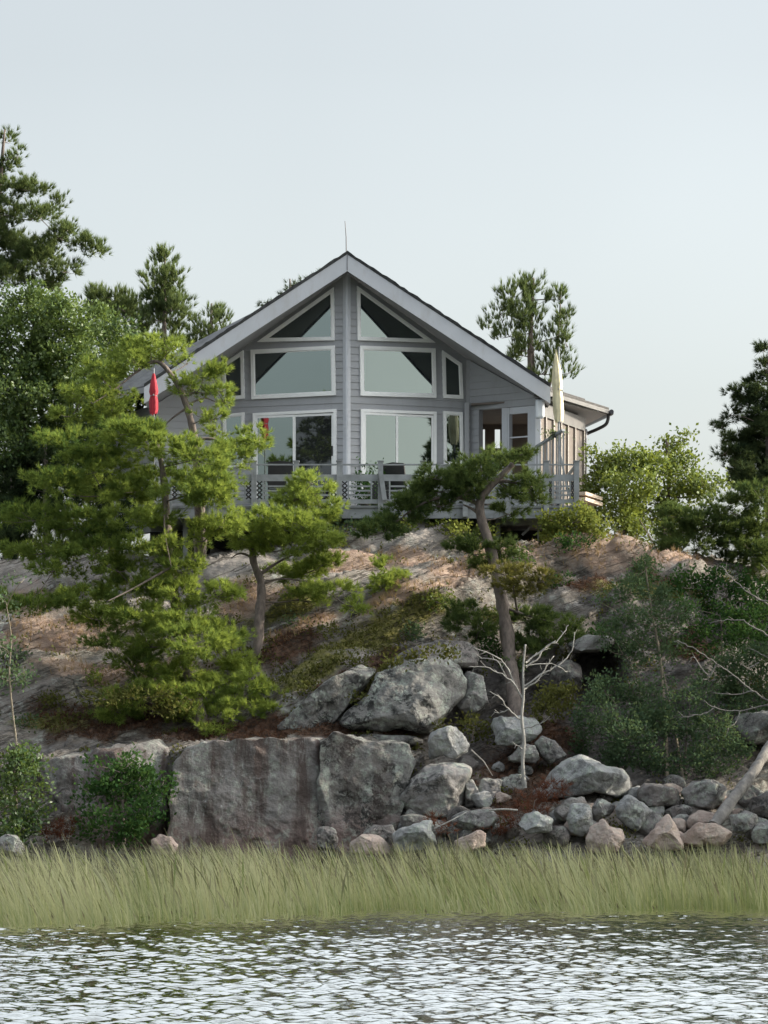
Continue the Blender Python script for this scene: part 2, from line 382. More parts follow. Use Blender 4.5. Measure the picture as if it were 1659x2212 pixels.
xs = np.concatenate([np.linspace(-1800, -420, 24), np.linspace(-400, 2060, 470), np.linspace(2080, 3600, 24)])
yy, YY = profile(xs)
zz = HC + (HY - yy) * YY / F
nseg = [14, 46, 18, 44, 44, 44]
vz, vY = [], []
z0 = np.full(len(xs), -1.2); Y0 = YY[:, 0] - 1.8
keys = [(z0, Y0)] + [(zz[:, k], YY[:, k]) for k in range(6)]
for k in range(6):
    (za, Ya), (zb, Yb) = keys[k], keys[k + 1]
    for t in np.linspace(0, 1, nseg[k], endpoint=False):
        vz.append(za * (1 - t) + zb * t); vY.append(Ya * (1 - t) + Yb * t)
zt, Yt = keys[-1]
for d, z in ((0, 0), (1.0, 0.12), (2.5, 0.2), (5, 0.25), (9, 0.2), (14, -0.1), (22, -1.2), (34, -4.0), (48, -9.5)):
    vz.append(zt + z); vY.append(Yt + d)
vz = np.array(vz); vY = np.array(vY)
# round the breaks of the profile off
for _ in range(2):
    vz[1:-1] = 0.25 * vz[:-2] + 0.5 * vz[1:-1] + 0.25 * vz[2:]; vY[1:-1] = 0.25 * vY[:-2] + 0.5 * vY[1:-1] + 0.25 * vY[2:]
R_, C_ = vz.shape
vX = (xs[None, :] - CX) * vY / F
TG = np.stack([vX, vY, vz], -1)
nrm = np.cross(np.gradient(TG, axis=1), np.gradient(TG, axis=0)); nrm /= np.linalg.norm(nrm, axis=-1, keepdims=True) + 1e-9
nrm *= np.sign(nrm[..., 2:3] - nrm[..., 1:2])
# tilted joints: bands that step like sheeted granite
q = TG * np.array([0.55, 0.7, 1.0])
ledge = TG[..., 2] * 1.0 - TG[..., 0] * 0.42 + TG[..., 1] * 0.10 + 0.35 * fbm(TG * 0.45, 3, 5)
saw = (ledge * 1.5) % 1.0; saw2 = (ledge * 4.3) % 1.0
PXx = CX + TG[..., 0] / TG[..., 1] * F; PYy = HY - (TG[..., 2] - HC) / TG[..., 1] * F
disp = 0.24 * fbm(q * 0.5, 3, 1) + 0.045 * fbm(TG * 2.2, 4, 9) + 0.17 * (saw ** 3 - 0.25) + 0.05 * (saw2 ** 2 - 0.3)
for cx_, cy_, rx_, ry_, an_, am_ in ((690, 1505, 120, 60, -35, .55), (880, 1178, 150, 34, 0, .45), (960, 1280, 180, 52, -18, .5), (1265, 1208, 120, 34, 2, .6), (1262, 1296, 80, 42, 0, .4), (150, 1252, 210, 34, 3, .5), (170, 1362, 190, 46, -6, .5), (520, 1262, 100, 56, 0, .45), (640, 1392, 110, 40, -22, .35),
        (830, 1368, 150, 30, -22, .4), (700, 1300, 110, 40, -15, .4), (1060, 1490, 80, 60, 0, .4), (1430, 1222, 90, 26, 5, .4), (1420, 1330, 110, 60, 0, .5), (60, 1480, 130, 44, 0, .4), (1100, 1240, 90, 40, -8, .35), (730, 1210, 80, 36, 0, .4)):
    a_ = math.radians(an_); du = ((PXx - cx_) * math.cos(a_) + (PYy - cy_) * math.sin(a_)) / rx_; dv = (-(PXx - cx_) * math.sin(a_) + (PYy - cy_) * math.cos(a_)) / ry_
    rr_ = np.sqrt(du * du + dv * dv) + .16 * vnoise(TG * 1.3, 60)
    disp = disp + am_ * np.clip(1.15 - rr_, 0, .55) ** .7
fade = np.clip((TG[..., 1] - 66.0) / 2.0, 0.2, 1) * np.clip((82 - TG[..., 1]) / 4.0, 0.15, 1)
TG = TG + nrm * (disp * fade)[..., None]
def blob(cx, cy, rx, ry, ang=0.0):
    a = math.radians(ang); dx = PXx - cx; dy = PYy - cy
    u = (dx * math.cos(a) + dy * math.sin(a)) / rx; v = (-dx * math.sin(a) + dy * math.cos(a)) / ry
    return np.clip(1.25 - np.sqrt(u * u + v * v) + 0.35 * fbm(TG * 1.6, 4, 31), 0, 1)
# the black hollow under the slab
cave = np.clip(1.2 - np.hypot((PXx - 1290) / 54, (PYy - 1448) / 66), 0, 1)
TG[..., 1] += 1.6 * np.clip(cave * 2, 0, 1)
litter = np.maximum.reduce([blob(560, 1588, 330, 22), blob(220, 1560, 190, 42), blob(620, 1415, 90, 40, -20), blob(860, 1432, 90, 22, -15), blob(270, 1545, 190, 30), blob(1500, 1400, 70, 30), blob(1120, 1690, 120, 80),
    blob(1260, 1268, 60, 20), blob(1180, 1590, 100, 60), blob(720, 1520, 70, 26, -35), blob(1400, 1262, 70, 22)])
moss = np.maximum.reduce([blob(620, 1330, 120, 16, -10), blob(1090, 1330, 80, 22, -10), blob(1400, 1290, 120, 22, 5), blob(60, 1330, 140, 14), blob(770, 1412, 200, 30, -22), blob(690, 1478, 110, 24, -32), blob(930, 1338, 90, 16, -12), blob(330, 1500, 150, 16), blob(960, 1142, 80, 12), blob(100, 1560, 120, 22), blob(800, 1490, 80, 18, -40), blob(900, 1352, 100, 14, -18)])
warm = np.maximum.reduce([blob(760, 1235, 110, 22, -8), blob(330, 1450, 140, 30), blob(60, 1290, 140, 20), blob(560, 1310, 120, 26, -10), blob(130, 1385, 150, 56), blob(170, 1470, 130, 26), blob(920, 1222, 120, 14, 3), blob(1265, 1210, 150, 42), blob(1440, 1215, 110, 32), blob(1130, 1215, 80, 40), blob(1010, 1262, 150, 50, -18), blob(840, 1332, 170, 20, -20), blob(1190, 1165, 60, 20), blob(640, 1380, 120, 16, -18), blob(960, 1300, 180, 26, -20)])
pale = np.maximum.reduce([blob(880, 1180, 150, 32), blob(760, 1260, 90, 40), blob(150, 1250, 260, 30), blob(520, 1260, 90, 60), blob(950, 1265, 150, 26, -15), blob(800, 1440, 120, 14, -24), blob(200, 1330, 200, 22)])
stain_shade = np.maximum.reduce([blob(1560, 1350, 190, 100), blob(1380, 1470, 420, 150), blob(1060, 1570, 150, 130), blob(1300, 1640, 420, 110), blob(1255, 1290, 75, 45), blob(1290, 1450, 110, 80), blob(1030, 1480, 60, 60), blob(1480, 1500, 120, 50), blob(120, 1670, 330, 90), blob(1100, 1560, 70, 60)])  # dark stained rock, plus shade on the bank painted into the colour
_px = CX + TG[..., 0] / TG[..., 1] * F; _py = HY - (TG[..., 2] - HC) / TG[..., 1] * F
def surf(x, y):
    "depth of the finished hillside at a point of the photograph"
    d = np.hypot(_px - x, _py - y); k = d < 9
    return float(TG[..., 1][k].min()) if k.any() else GY(x, y)
ids = np.arange(R_ * C_).reshape(R_, C_)
quads = np.stack([ids[:-1, :-1], ids[:-1, 1:], ids[1:, 1:], ids[1:, :-1]], -1).reshape(-1, 4)

m, n, out = mat('granite_hillside'); b = N(n, 'ShaderNodeBsdfPrincipled'); L(n, b.outputs[0], out.inputs[0]); v = pos(n)
sv = pos(n, (0.6, 1.0, 2.2))
c = mix(n, ramp(n, noise(n, v, 0.7, 6, 0.65, 0.4), 0.36, 0.64), (0.125, 0.112, 0.10), (0.245, 0.217, 0.192))
c = mix(n, ramp(n, noise(n, v, 30, 3, 0.7), 0.35, 0.7), c, mix(n, 0.4, c, (0.6, 0.58, 0.56), 'MULTIPLY'))
lf = mathn(n, 'MULTIPLY', ramp(n, noise(n, v, 1.8, 6, 0.7, 0.5), 0.46, 0.6), ramp(n, noise(n, v, 8, 5, 0.7), 0.44, 0.6))
c = mix(n, mathn(n, 'MULTIPLY', lf, 0.7), c, (0.38, 0.40, 0.36))
dk = mathn(n, 'MULTIPLY', ramp(n, noise(n, v, 1.1, 3, 0.6, 0.8), 0.45, 0.58), ramp(n, noise(n, sv, 5.5, 6, 0.75, 0.5), 0.47, 0.56))
c = mix(n, mathn(n, 'MULTIPLY', dk, 0.85), c, (0.05, 0.047, 0.043))
def att(nm):
    a = N(n, 'ShaderNodeAttribute'); a.attribute_name = nm; return a.outputs['Fac']
def edge(fac, sc, lo, hi, k=0.9):
    return ramp(n, mathn(n, 'ADD', fac, mathn(n, 'MULTIPLY', mathn(n, 'SUBTRACT', noise(n, v, sc, 6, 0.75), 0.5), k)), lo, hi)
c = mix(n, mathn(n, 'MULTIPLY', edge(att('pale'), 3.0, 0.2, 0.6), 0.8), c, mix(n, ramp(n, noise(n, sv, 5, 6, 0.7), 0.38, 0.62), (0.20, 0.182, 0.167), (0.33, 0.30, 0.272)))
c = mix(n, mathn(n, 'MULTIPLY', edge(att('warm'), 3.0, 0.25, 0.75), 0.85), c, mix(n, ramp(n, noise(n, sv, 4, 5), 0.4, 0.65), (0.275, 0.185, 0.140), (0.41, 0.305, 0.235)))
c = mix(n, mathn(n, 'MULTIPLY', edge(att('stain_shade'), 3.5, 0.3, 0.6), 0.8), c, mix(n, ramp(n, noise(n, v, 4, 5), 0.4, 0.6), (0.055, 0.05, 0.05), (0.15, 0.14, 0.135)))
c = mix(n, edge(att('litter'), 3.0, 0.2, 0.6, 1.3), c, mix(n, ramp(n, noise(n, v, 9, 5, 0.7), 0.4, 0.65), (0.04, 0.026, 0.020), (0.13, 0.075, 0.05)))
c = mix(n, edge(att('moss'), 4.0, 0.25, 0.7, 1.7), c, mix(n, ramp(n, noise(n, v, 11, 5, 0.7), 0.4, 0.65), (0.075, 0.075, 0.025), (0.20, 0.185, 0.06)))
g_p = N(n, 'ShaderNodeNewGeometry'); sp_ = N(n, 'ShaderNodeSeparateXYZ'); L(n, g_p.outputs['Position'], sp_.inputs[0])
w_ax = mathn(n, 'SUBTRACT', sp_.outputs[2], mathn(n, 'MULTIPLY', sp_.outputs[0], 0.42)); a_ax = mathn(n, 'ADD', sp_.outputs[0], mathn(n, 'MULTIPLY', sp_.outputs[2], 0.42))
cv = N(n, 'ShaderNodeCombineXYZ'); L(n, mathn(n, 'MULTIPLY', a_ax, 0.55), cv.inputs[0]); L(n, mathn(n, 'MULTIPLY', sp_.outputs[1], 0.5), cv.inputs[1]); L(n, mathn(n, 'MULTIPLY', w_ax, 5.0), cv.inputs[2])
jn = noise(n, cv.outputs[0], 1.0, 4, 0.6); jl = mathn(n, 'ABSOLUTE', mathn(n, 'SUBTRACT', jn, 0.5))
joint = ramp(n, jl, 0.008, 0.026, (1, 1, 1, 1), (0, 0, 0, 1))
band = ramp(n, noise(n, cv.outputs[0], 0.6, 5, 0.65), 0.50, 0.66)
c = mix(n, mathn(n, 'MULTIPLY', band, 0.28), c, (0.115, 0.098, 0.06))
c = mix(n, mathn(n, 'MULTIPLY', joint, mathn(n, 'MULTIPLY', ramp(n, noise(n, v, 0.9, 3), 0.42, 0.6), 0.75)), c, (0.035, 0.03, 0.024))
cr = N(n, 'ShaderNodeTexVoronoi'); cr.feature = 'DISTANCE_TO_EDGE'; cr.inputs['Scale'].default_value = 0.9
wv = mix(n, 0.25, pos(n, (0.7, 0.7, 2.6)), noise(n, v, 2.0, 4)); L(n, wv, cr.inputs['Vector'])
ck = ramp(n, cr.outputs['Distance'], 0.0, 0.022, (1, 1, 1, 1), (0, 0, 0, 1))
c = mix(n, mathn(n, 'MULTIPLY', ck, mathn(n, 'MULTIPLY', ramp(n, noise(n, v, 0.8, 3), 0.45, 0.6), 0.85)), c, (0.03, 0.028, 0.025))
L(n, c, b.inputs['Base Color']); b.inputs['Roughness'].default_value = 0.9; b.inputs['Specular IOR Level'].default_value = 0.2
h = mathn(n, 'SUBTRACT', mathn(n, 'ADD', noise(n, v, 5, 8, 0.7), mathn(n, 'MULTIPLY', noise(n, sv, 12, 6, 0.7), 0.5)), mathn(n, 'MULTIPLY', joint, 0.35))
L(n, bump(n, h, 1.0, 0.05), b.inputs['Normal']); M['terrain'] = m
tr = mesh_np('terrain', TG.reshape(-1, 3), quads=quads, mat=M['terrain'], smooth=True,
             attrs={'litter': litter, 'moss': moss, 'warm': warm, 'pale': pale, 'stain_shade': stain_shade})
tag(tr, 'granite hillside rising from the lake to the cottage, mossy and strewn with brown needles', 'terrain', kind='structure')

# ------------------------------------------------------------------ water
rng = np.random.default_rng(4)
gx = np.concatenate([np.array([-900, -300, -120, -60, -30, -18]), np.arange(-10.5, 10.501, 0.045), np.array([18, 30, 60, 120, 300, 900])])
gy = np.concatenate([np.array([-600, -150, -40, -5, 10, 18]), np.arange(24, 69.5, 0.045), np.array([80, 110, 160, 300, 700, 2000])])
X, Yg = np.meshgrid(gx, gy)
Zw = np.zeros_like(X)
for k in range(40):
    lam = 0.14 * (0.42 / 0.14) ** rng.random(); th = math.radians(rng.normal(8, 46)); kk = 2 * math.pi / lam
    amp = 0.0057 * lam ** 0.95 * (1.0 + 0.3 * rng.standard_normal())
    ph = kk * (X * math.sin(th) + Yg * math.cos(th)) + rng.random() * 6.28
    ph += 0.9 * vnoise(np.stack([X * 0.5, Yg * 0.5, np.full_like(X, k * 3.1)], -1), k)
    Zw += amp * np.sin(ph)
gust = 0.75 + 0.35 * vnoise(np.stack([X * 0.16, Yg * 0.07, np.zeros_like(X)], -1), 77)
inside = np.clip((10.5 - np.abs(X)) / 1.0, 0, 1) * np.clip((Yg - 20) / 3, 0, 1) * np.clip((74 - Yg) / 4, 0, 1)
calm = np.clip((68 - Yg) / 6, 0.35, 1)
Zw *= gust * inside * calm * 1.35
ids = np.arange(X.size).reshape(X.shape)
quads = np.stack([ids[:-1, :-1], ids[:-1, 1:], ids[1:, 1:], ids[1:, :-1]], -1).reshape(-1, 4)
m, n, out = mat('rippled_lake_water')
nb = bump(n, noise(n, pos(n, (1.5, 1, 1)), 6, 3, 0.6), 0.30, 0.03)
d_ = N(n, 'ShaderNodeBsdfDiffuse'); d_.inputs[0].default_value = (0.045, 0.050, 0.042, 1)
g_ = N(n, 'ShaderNodeBsdfGlossy'); g_.inputs['Roughness'].default_value = 0.03; g_.inputs['Color'].default_value = (1.0, 0.995, 0.95, 1); L(n, nb, g_.inputs['Normal'])
fr_n = N(n, 'ShaderNodeFresnel'); fr_n.inputs['IOR'].default_value = 1.45; L(n, nb, fr_n.inputs['Normal'])
fc = N(n, 'ShaderNodeMath'); fc.operation = 'MULTIPLY'; fc.use_clamp = True; L(n, fr_n.outputs[0], fc.inputs[0]); fc.inputs[1].default_value = 4.5
s_ = N(n, 'ShaderNodeMixShader'); L(n, fc.outputs[0], s_.inputs[0]); L(n, d_.outputs[0], s_.inputs[1]); L(n, g_.outputs[0], s_.inputs[2]); L(n, s_.outputs[0], out.inputs[0])
w = mesh_np('water', np.stack([X, Yg, Zw], -1).reshape(-1, 3), quads=quads, mat=m, smooth=True)
tag(w, 'choppy grey lake water with bright sky glints', 'water', kind='structure')

# ------------------------------------------------------------------ foliage makers
def foliage(name, mat_, parent, pts, dirs, tint, per, length, width, spread, seed, kind='needle', attrs=None):
    r = np.random.default_rng(seed); n0 = len(pts)
    p = np.repeat(pts, per, 0); d = np.repeat(dirs, per, 0) + r.normal(0, spread, (n0 * per, 3))
    d /= np.linalg.norm(d, axis=1, keepdims=True) + 1e-9
    tn = np.clip(np.repeat(tint, per) + r.normal(0, 0.10, n0 * per), 0, 1)
    side = np.cross(d, r.normal(0, 1, d.shape)); side /= np.linalg.norm(side, axis=1, keepdims=True) + 1e-9
    ln = length * (0.7 + 0.6 * r.random((len(p), 1))); wd = width * (0.7 + 0.6 * r.random((len(p), 1)))
    if kind == 'needle':
        v = np.stack([p - side * wd / 2, p + side * wd / 2, p + d * ln], 1).reshape(-1, 3)
        t = np.arange(len(v)).reshape(-1, 3)
        return mesh_np(name, v, tris=t, mat=mat_, parent=parent, attrs={'tint': np.repeat(tn, 3)})
    p = p + r.normal(0, length * 0.8, p.shape)
    v = np.stack([p, p + d * ln * 0.5 + side * wd / 2, p + d * ln, p + d * ln * 0.5 - side * wd / 2], 1).reshape(-1, 3)
    return mesh_np(name, v, quads=np.arange(len(v)).reshape(-1, 4), mat=mat_, parent=parent, attrs={'tint': np.repeat(tn, 4)})

def clump_points(pads, Y, seed, dens, clump_r, deep=0.85, flat=0.55, tbase=0.45, up=0.55):
    r = np.random.default_rng(seed); AP, AD, AT, CC = [], [], [], []
    s = Y / F
    for pd in pads:
        x, y, rx, ry = pd[:4]; dY = pd[4] if len(pd) > 4 else 0.0; tb = pd[5] if len(pd) > 5 else 0.0; dn = pd[6] if len(pd) > 6 else 1.0
        c = P(x, y, Y) + np.array((0, dY + r.normal(0, 0.25), 0)); R = np.array((rx * s, max(rx, ry) * s * deep, ry * s))
        area = math.pi * R[0] * R[2]
        nc = max(3, int(area / (clump_r ** 2) * 1.05))
        u = r.normal(0, 1, (nc, 3)); u /= np.linalg.norm(u, axis=1, keepdims=True)
        u *= (0.25 + 0.75 * r.random((nc, 1)) ** 0.55)
        cc = c + u * R
        CC.append((c, R, cc))
        nt_ = max(2, int(dens * dn * area / nc))
        cr_ = clump_r * r.uniform(.55, 1.2, (nc, 1, 1)); q = np.clip(r.normal(0, 1, (nc, nt_, 3)), -1.7, 1.7) * cr_ * np.array((0.58, 0.58, 0.58 * flat))
        pp = cc[:, None] + q
        out_ = (pp - c) / np.maximum(R, 0.1); out_ = out_ / (np.linalg.norm(out_, axis=-1, keepdims=True) + 1e-6)
        dd = out_ * np.array((0.75, 0.75, 0.35)) + q / (clump_r + 1e-6) * 0.35 + np.array((0, 0, up))
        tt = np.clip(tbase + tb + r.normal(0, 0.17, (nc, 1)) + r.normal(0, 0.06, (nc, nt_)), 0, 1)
        AP.append(pp.reshape(-1, 3)); AD.append(dd.reshape(-1, 3)); AT.append(tt.reshape(-1))
    return np.concatenate(AP), np.concatenate(AD), np.concatenate(AT), CC

def limbs(mb, trunk, CC, seed, r0, twigs=4):
    r = random.Random(seed); tp = [np.array(p) for p in trunk]; nodes = [(p, 0) for p in tp]
    order = sorted(CC, key=lambda q: min(np.linalg.norm(p - q[0]) for p in tp))
    for c, R, cc in order:
        end = c - np.array((0, 0, R[2] * 0.35))
        a, lv = min(nodes, key=lambda q: np.linalg.norm(q[0] - end) + .12 * q[1] + (.25 * max(0, q[0][2] - end[2])))
        Ld = np.linalg.norm(end - a); mid = (a + end) / 2 + np.array((r.uniform(-.06, .06), r.uniform(-.06, .06), r.uniform(-.10, .06))) * min(1, Ld)
        if Ld > 0.06:
            rr = min(r0 * 0.45, 0.010 + 0.012 * Ld) * (.8 ** lv); pp = smooth_path([a, mid, end], 4)
            mb.tube(pp, list(np.linspace(rr, rr * 0.5, len(pp))), 5, False); nodes += [(pp[len(pp) // 2], lv + 1)]
        nodes.append((end, lv + 1))
        for k in r.sample(range(len(cc)), min(twigs, len(cc))):
            e = cc[k]; mb.tube([end, (end + e) / 2 + np.array((0, 0, -0.03)), e], [0.009, 0.006, 0.003], 4, False)

def tree(name, label, cat, Y, trunk, pads, m_, seed, dens=260, clump=0.2, per=15, length=0.12, width=0.012, spread=0.55, kind='needle', bark='bark', r0=0.1, r1=0.03, deep=0.85, flat=0.55, tbase=0.45, group=None, extra=None, twigs=4, up=0.55, taper=1.0):
    base = P(trunk[0][0], trunk[0][1], trunk[0][2] if len(trunk[0]) > 2 else Y)
    t = thing(name, label, cat, tuple(base), group)
    path = smooth_path([P(q[0], q[1], q[2] if len(q) > 2 else Y) for q in trunk], 6)
    rad = r1 + (r0 - r1) * (1 - np.linspace(0, 1, len(path))) ** taper; rr = np.random.default_rng(seed)
    if kind == 'needle': dens *= 1.5; width *= 1.12; per = int(per * 1.5); length *= 1.12; spread *= .85; pads = [(p[0], p[1], p[2] * 1.02, p[3] * .98) + tuple(p[4:]) for p in pads]
    else: dens *= 1.15; per += 1; length *= 1.15; width *= 1.25
    pts, dirs, tint, CC = clump_points(pads, Y, seed, dens, clump, deep, flat, tbase, up)
    mb = MB(); mb.tube(path, list(rad * (1 + rr.normal(0, 0.07, len(path)))), 9)
    if twigs: limbs(mb, path, CC, seed, r0, twigs)
    mb.build('trunk', M[bark], t, smooth=True)
    for pl, ra in (extra or []):
        mb = MB(); pp = smooth_path([P(q[0], q[1], q[2] if len(q) > 2 else Y) for q in pl], 5); mb.tube(pp, list(np.linspace(ra, ra * 0.3, len(pp))), 6); mb.build('branch', M[bark], t, smooth=True)
    foliage('crown', M[m_], t, pts, dirs, tint, per, length, width, spread, seed + 1, kind)
    return t

# ------------------------------------------------------------------ cottage
XR, YR, ZA, SL = -0.808, 78.0, 13.81, 0.654      # ridge x, depth of the gable edge, apex height, slope
def roof_z(x, off=0.0): return ZA - SL * abs(x - XR) - off
FL = 8.10                                       # deck and cottage floor level
house = thing('lake_cottage', 'grey sided cottage with prow gable of white framed windows on top of the rock', 'house', (XR, 80.0, FL))

class Face:
    "one vertical wall plane between two fold lines given as (photo x, depth)"
    def __init__(s, a, b):
        s.A = np.array(((a[0] - CX) * a[1] / F, a[1])); s.B = np.array(((b[0] - CX) * b[1] / F, b[1]))
        d = s.B - s.A; s.len = np.linalg.norm(d); s.d = d / s.len
        nn = np.array((s.d[1], -s.d[0])); s.n = nn if nn[1] < 0 else -nn
        s.n3 = np.array((s.n[0], s.n[1], 0.0))
    def at(s, x, y, out=0.0):
        u = (x - CX) / F; Y = (s.n @ s.A) / (s.n @ np.array((u, 1.0)))
        return P(x, y, Y) + s.n3 * out
    def st(s, t, z, out=0.0):
        p = s.A + s.d * t + s.n * out; return np.array((p[0], p[1], z))

FW = {'porch_l': Face((325, 79.3), (474, 79.60)), 'left': Face((474, 79.60), (749, 78.5)), 'right': Face((749, 78.5), (1012, 79.68)), 'porch_r': Face((1012, 79.68), (1163, 78.5)), 'side': Face((1163, 78.5), (1262, 82.0))}

def clip_z(poly, z, keep_above):
    out_ = []
    for i in range(len(poly)):
        a, b = poly[i], poly[(i + 1) % len(poly)]
        ia = (a[1] >= z) == keep_above; ib = (b[1] >= z) == keep_above
        if ia: out_.append(a)
        if ia != ib:
            t = (z - a[1]) / (b[1] - a[1]); out_.append((a[0] + t * (b[0] - a[0]), z))
    return out_
def lap_wall(mb, face, poly, step=0.155, lip=0.016, back=0.14):
    "lapped boards over the (t, z) polygon of a wall plane, backed by a solid core"
    zs = [p[1] for p in poly]; z = min(zs)
    mb.prism([face.st(t, zz_, -0.004) for t, zz_ in poly], -face.n3 * back)
    while z < max(zs):
        pl = clip_z(clip_z(poly, z, True), z + step, False)
        if len(pl) >= 3:
            fr = [face.st(t, zz_, lip * (1 - (zz_ - z) / step)) for t, zz_ in pl]
            mb.add(fr, [tuple(range(len(fr)))])
            lo = [p for p in pl if abs(p[1] - z) < 1e-6]
            if len(lo) == 2:
                (a, _), (b_, _) = lo
                mb.add([face.st(a, z, -0.004), face.st(b_, z, -0.004), face.st(b_, z, lip), face.st(a, z, lip)], [(0, 1, 2, 3)])
        z += step
UND = 0.36
def ztop(face, t): return roof_z(face.st(t, 0)[0], UND)
mb = MB()
for k in ('left', 'right'):
    f = FW[k]; lap_wall(mb, f, [(0, FL - 0.3), (f.len, FL - 0.3), (f.len, ztop(f, f.len)), (0, ztop(f, 0))])
mb.build('wall', M['siding'], house)

# porch wall on the right: header of boards, corner posts, mullions, low wall, two open bays
f = FW['porch_r']; mb = MB()
def tz(face, x, y):
    p = face.at(x, y); return float((p[:2] - face.A) @ face.d), float(p[2])
tO1a, zO1 = tz(f, 1035, 887); tO1b, _ = tz(f, 1085, 884); tO2a, zO2 = tz(f, 1101, 893); tO2b, _ = tz(f, 1141, 891); _, zsill = tz(f, 1060, 977); _, zmid = tz(f, 1120, 985)
zh = max(zO1, zO2)
lap_wall(mb, f, [(0, zh + 0.02), (f.len, zh + 0.02), (f.len, ztop(f, f.len)), (0, ztop(f, 0))])
lap_wall(mb, f, [(0, FL - 0.3), (tO1a, FL - 0.3), (tO1a, zh + 0.015), (0, zh + 0.015)])
lap_wall(mb, f, [(tO1a + .002, FL - 0.3), (tO2a - 0.06, FL - 0.3), (tO2a - 0.06, zsill), (tO1a + .002, zsill)])
mb.build('wall', M['siding'], house)
mb = MB()
for a, b_, z0, z1 in ((tO1b, tO2a - 0.05, zsill + .003, zh + .01), (tO2b, f.len, FL - 0.3, zh + 0.012), (tO2a - 0.045, tO2a, FL, zh + .008)):
    mb.prism([f.st(a, z0, .02), f.st(b_, z0, .02), f.st(b_, z1, .02), f.st(a, z1, .02)], -f.n3 * 0.12)
mb.prism([f.st(tO2a + .002, zO2 - .02, .01), f.st(tO2b - .002, zO2 - .02, .01), f.st(tO2b - .002, zh + .01, .01), f.st(tO2a + .002, zh + .01, .01)], -f.n3 * 0.1)
mb.build('porch_frame', M['trimgrey'], house)
# porch screen door, its kick panel and mid rail
mb = MB()
mb.prism([f.st(tO2a + .004, FL + .02, .0), f.st(tO2b - .004, FL + .02, .0), f.st(tO2b - .004, FL + 0.75, .0), f.st(tO2a + .004, FL + 0.75, .0)], -f.n3 * 0.05)
mb.build('screen_door', M['trimgrey'], house); mb = MB()
mb.bar(f.st(tO2a, zmid + 0.42, -.02), f.st(tO2b, zmid + 0.42, -.02), 0.03, 0.03)
mb.build('door_rail', M['trimgrey'], house)
# porch rear wall with two openings to the sky, roof boards inside and the left hidden half of the cottage
def back_pt(x, y, Y=83.5): return P(x, y, Y)
mb = MB(); Yb = 83.6
def pxbox(x0, x1, y0, y1, Y, th): a = P(x0, y1, Y); b_ = P(x1, y0, Y); mb.box((a[0], Y, a[2]), (b_[0], Y + th, b_[2]))
z_lo = 1120
pxbox(1005, 1035.6, 880, z_lo, Yb, .1); pxbox(1047.6, 1069, 880, z_lo, Yb + .004, .1); pxbox(1080.6, 1240, 880, z_lo, Yb, .1)
pxbox(1035.6, 1047.6, 880, 927, Yb + .002, .1); pxbox(1069, 1080.6, 880, 927, Yb + .002, .1); pxbox(1035.6, 1047.6, 972, z_lo, Yb + .002, .1); pxbox(1069, 1080.6, 968, z_lo, Yb + .002, .1)
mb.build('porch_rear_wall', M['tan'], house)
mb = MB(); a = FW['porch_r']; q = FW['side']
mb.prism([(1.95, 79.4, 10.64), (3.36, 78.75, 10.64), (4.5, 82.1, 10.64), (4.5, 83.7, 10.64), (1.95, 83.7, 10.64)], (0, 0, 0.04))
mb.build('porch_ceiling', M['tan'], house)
mb = MB(); mb.box((1.9, 79.0, FL - .22), (4.4, 83.7, FL - .02)); mb.build('porch_floor', M['deckwood'], house)
mb = MB(); mb.box((1.80, 79.5, FL - .3), (1.9, 83.7, 10.7)); mb.build('porch_inner_wall', M['siding'], house)

# screened side wall facing right: top board, slim posts, lower boards, screens between
f = FW['side']; mb = MB()
ztp = 10.62
mb.prism([f.st(0, ztp - 0.30, .03), f.st(f.len, ztp - 0.30, .03), f.st(f.len, ztp, .03), f.st(0, ztp, .03)], -f.n3 * .1)
mb.build('fascia_board', M['porchboard'], house)
posts = [0.02, 0.55, 1.15, 1.75, 2.3, 2.9, f.len - .06]
for t in posts:
    mb = MB(); mb.prism([f.st(t - .035, FL - .3, .03), f.st(t + .035, FL - .3, .03), f.st(t + .035, ztp - .3, .03), f.st(t - .035, ztp - .3, .03)], -f.n3 * .08); mb.build('porch_post', M['tanpost'], house)
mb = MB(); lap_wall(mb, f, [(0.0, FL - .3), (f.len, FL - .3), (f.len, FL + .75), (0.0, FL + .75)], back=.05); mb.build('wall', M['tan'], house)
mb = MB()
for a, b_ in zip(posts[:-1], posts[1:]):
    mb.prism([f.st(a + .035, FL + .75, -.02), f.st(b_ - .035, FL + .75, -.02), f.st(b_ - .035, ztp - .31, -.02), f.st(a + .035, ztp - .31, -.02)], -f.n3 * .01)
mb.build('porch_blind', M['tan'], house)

# left half behind the pines
f = FW['porch_l']; mb = MB(); lap_wall(mb, f, [(0, FL - 0.3), (f.len, FL - 0.3), (f.len, ztop(f, f.len)), (0, ztop(f, 0))])
fl2 = Face((215, 82.5), (325, 79.3)); lap_wall(mb, fl2, [(0, FL - 0.3), (fl2.len, FL - 0.3), (fl2.len, 10.6), (0, 10.6)])
mb.build('wall', M['siding'], house)

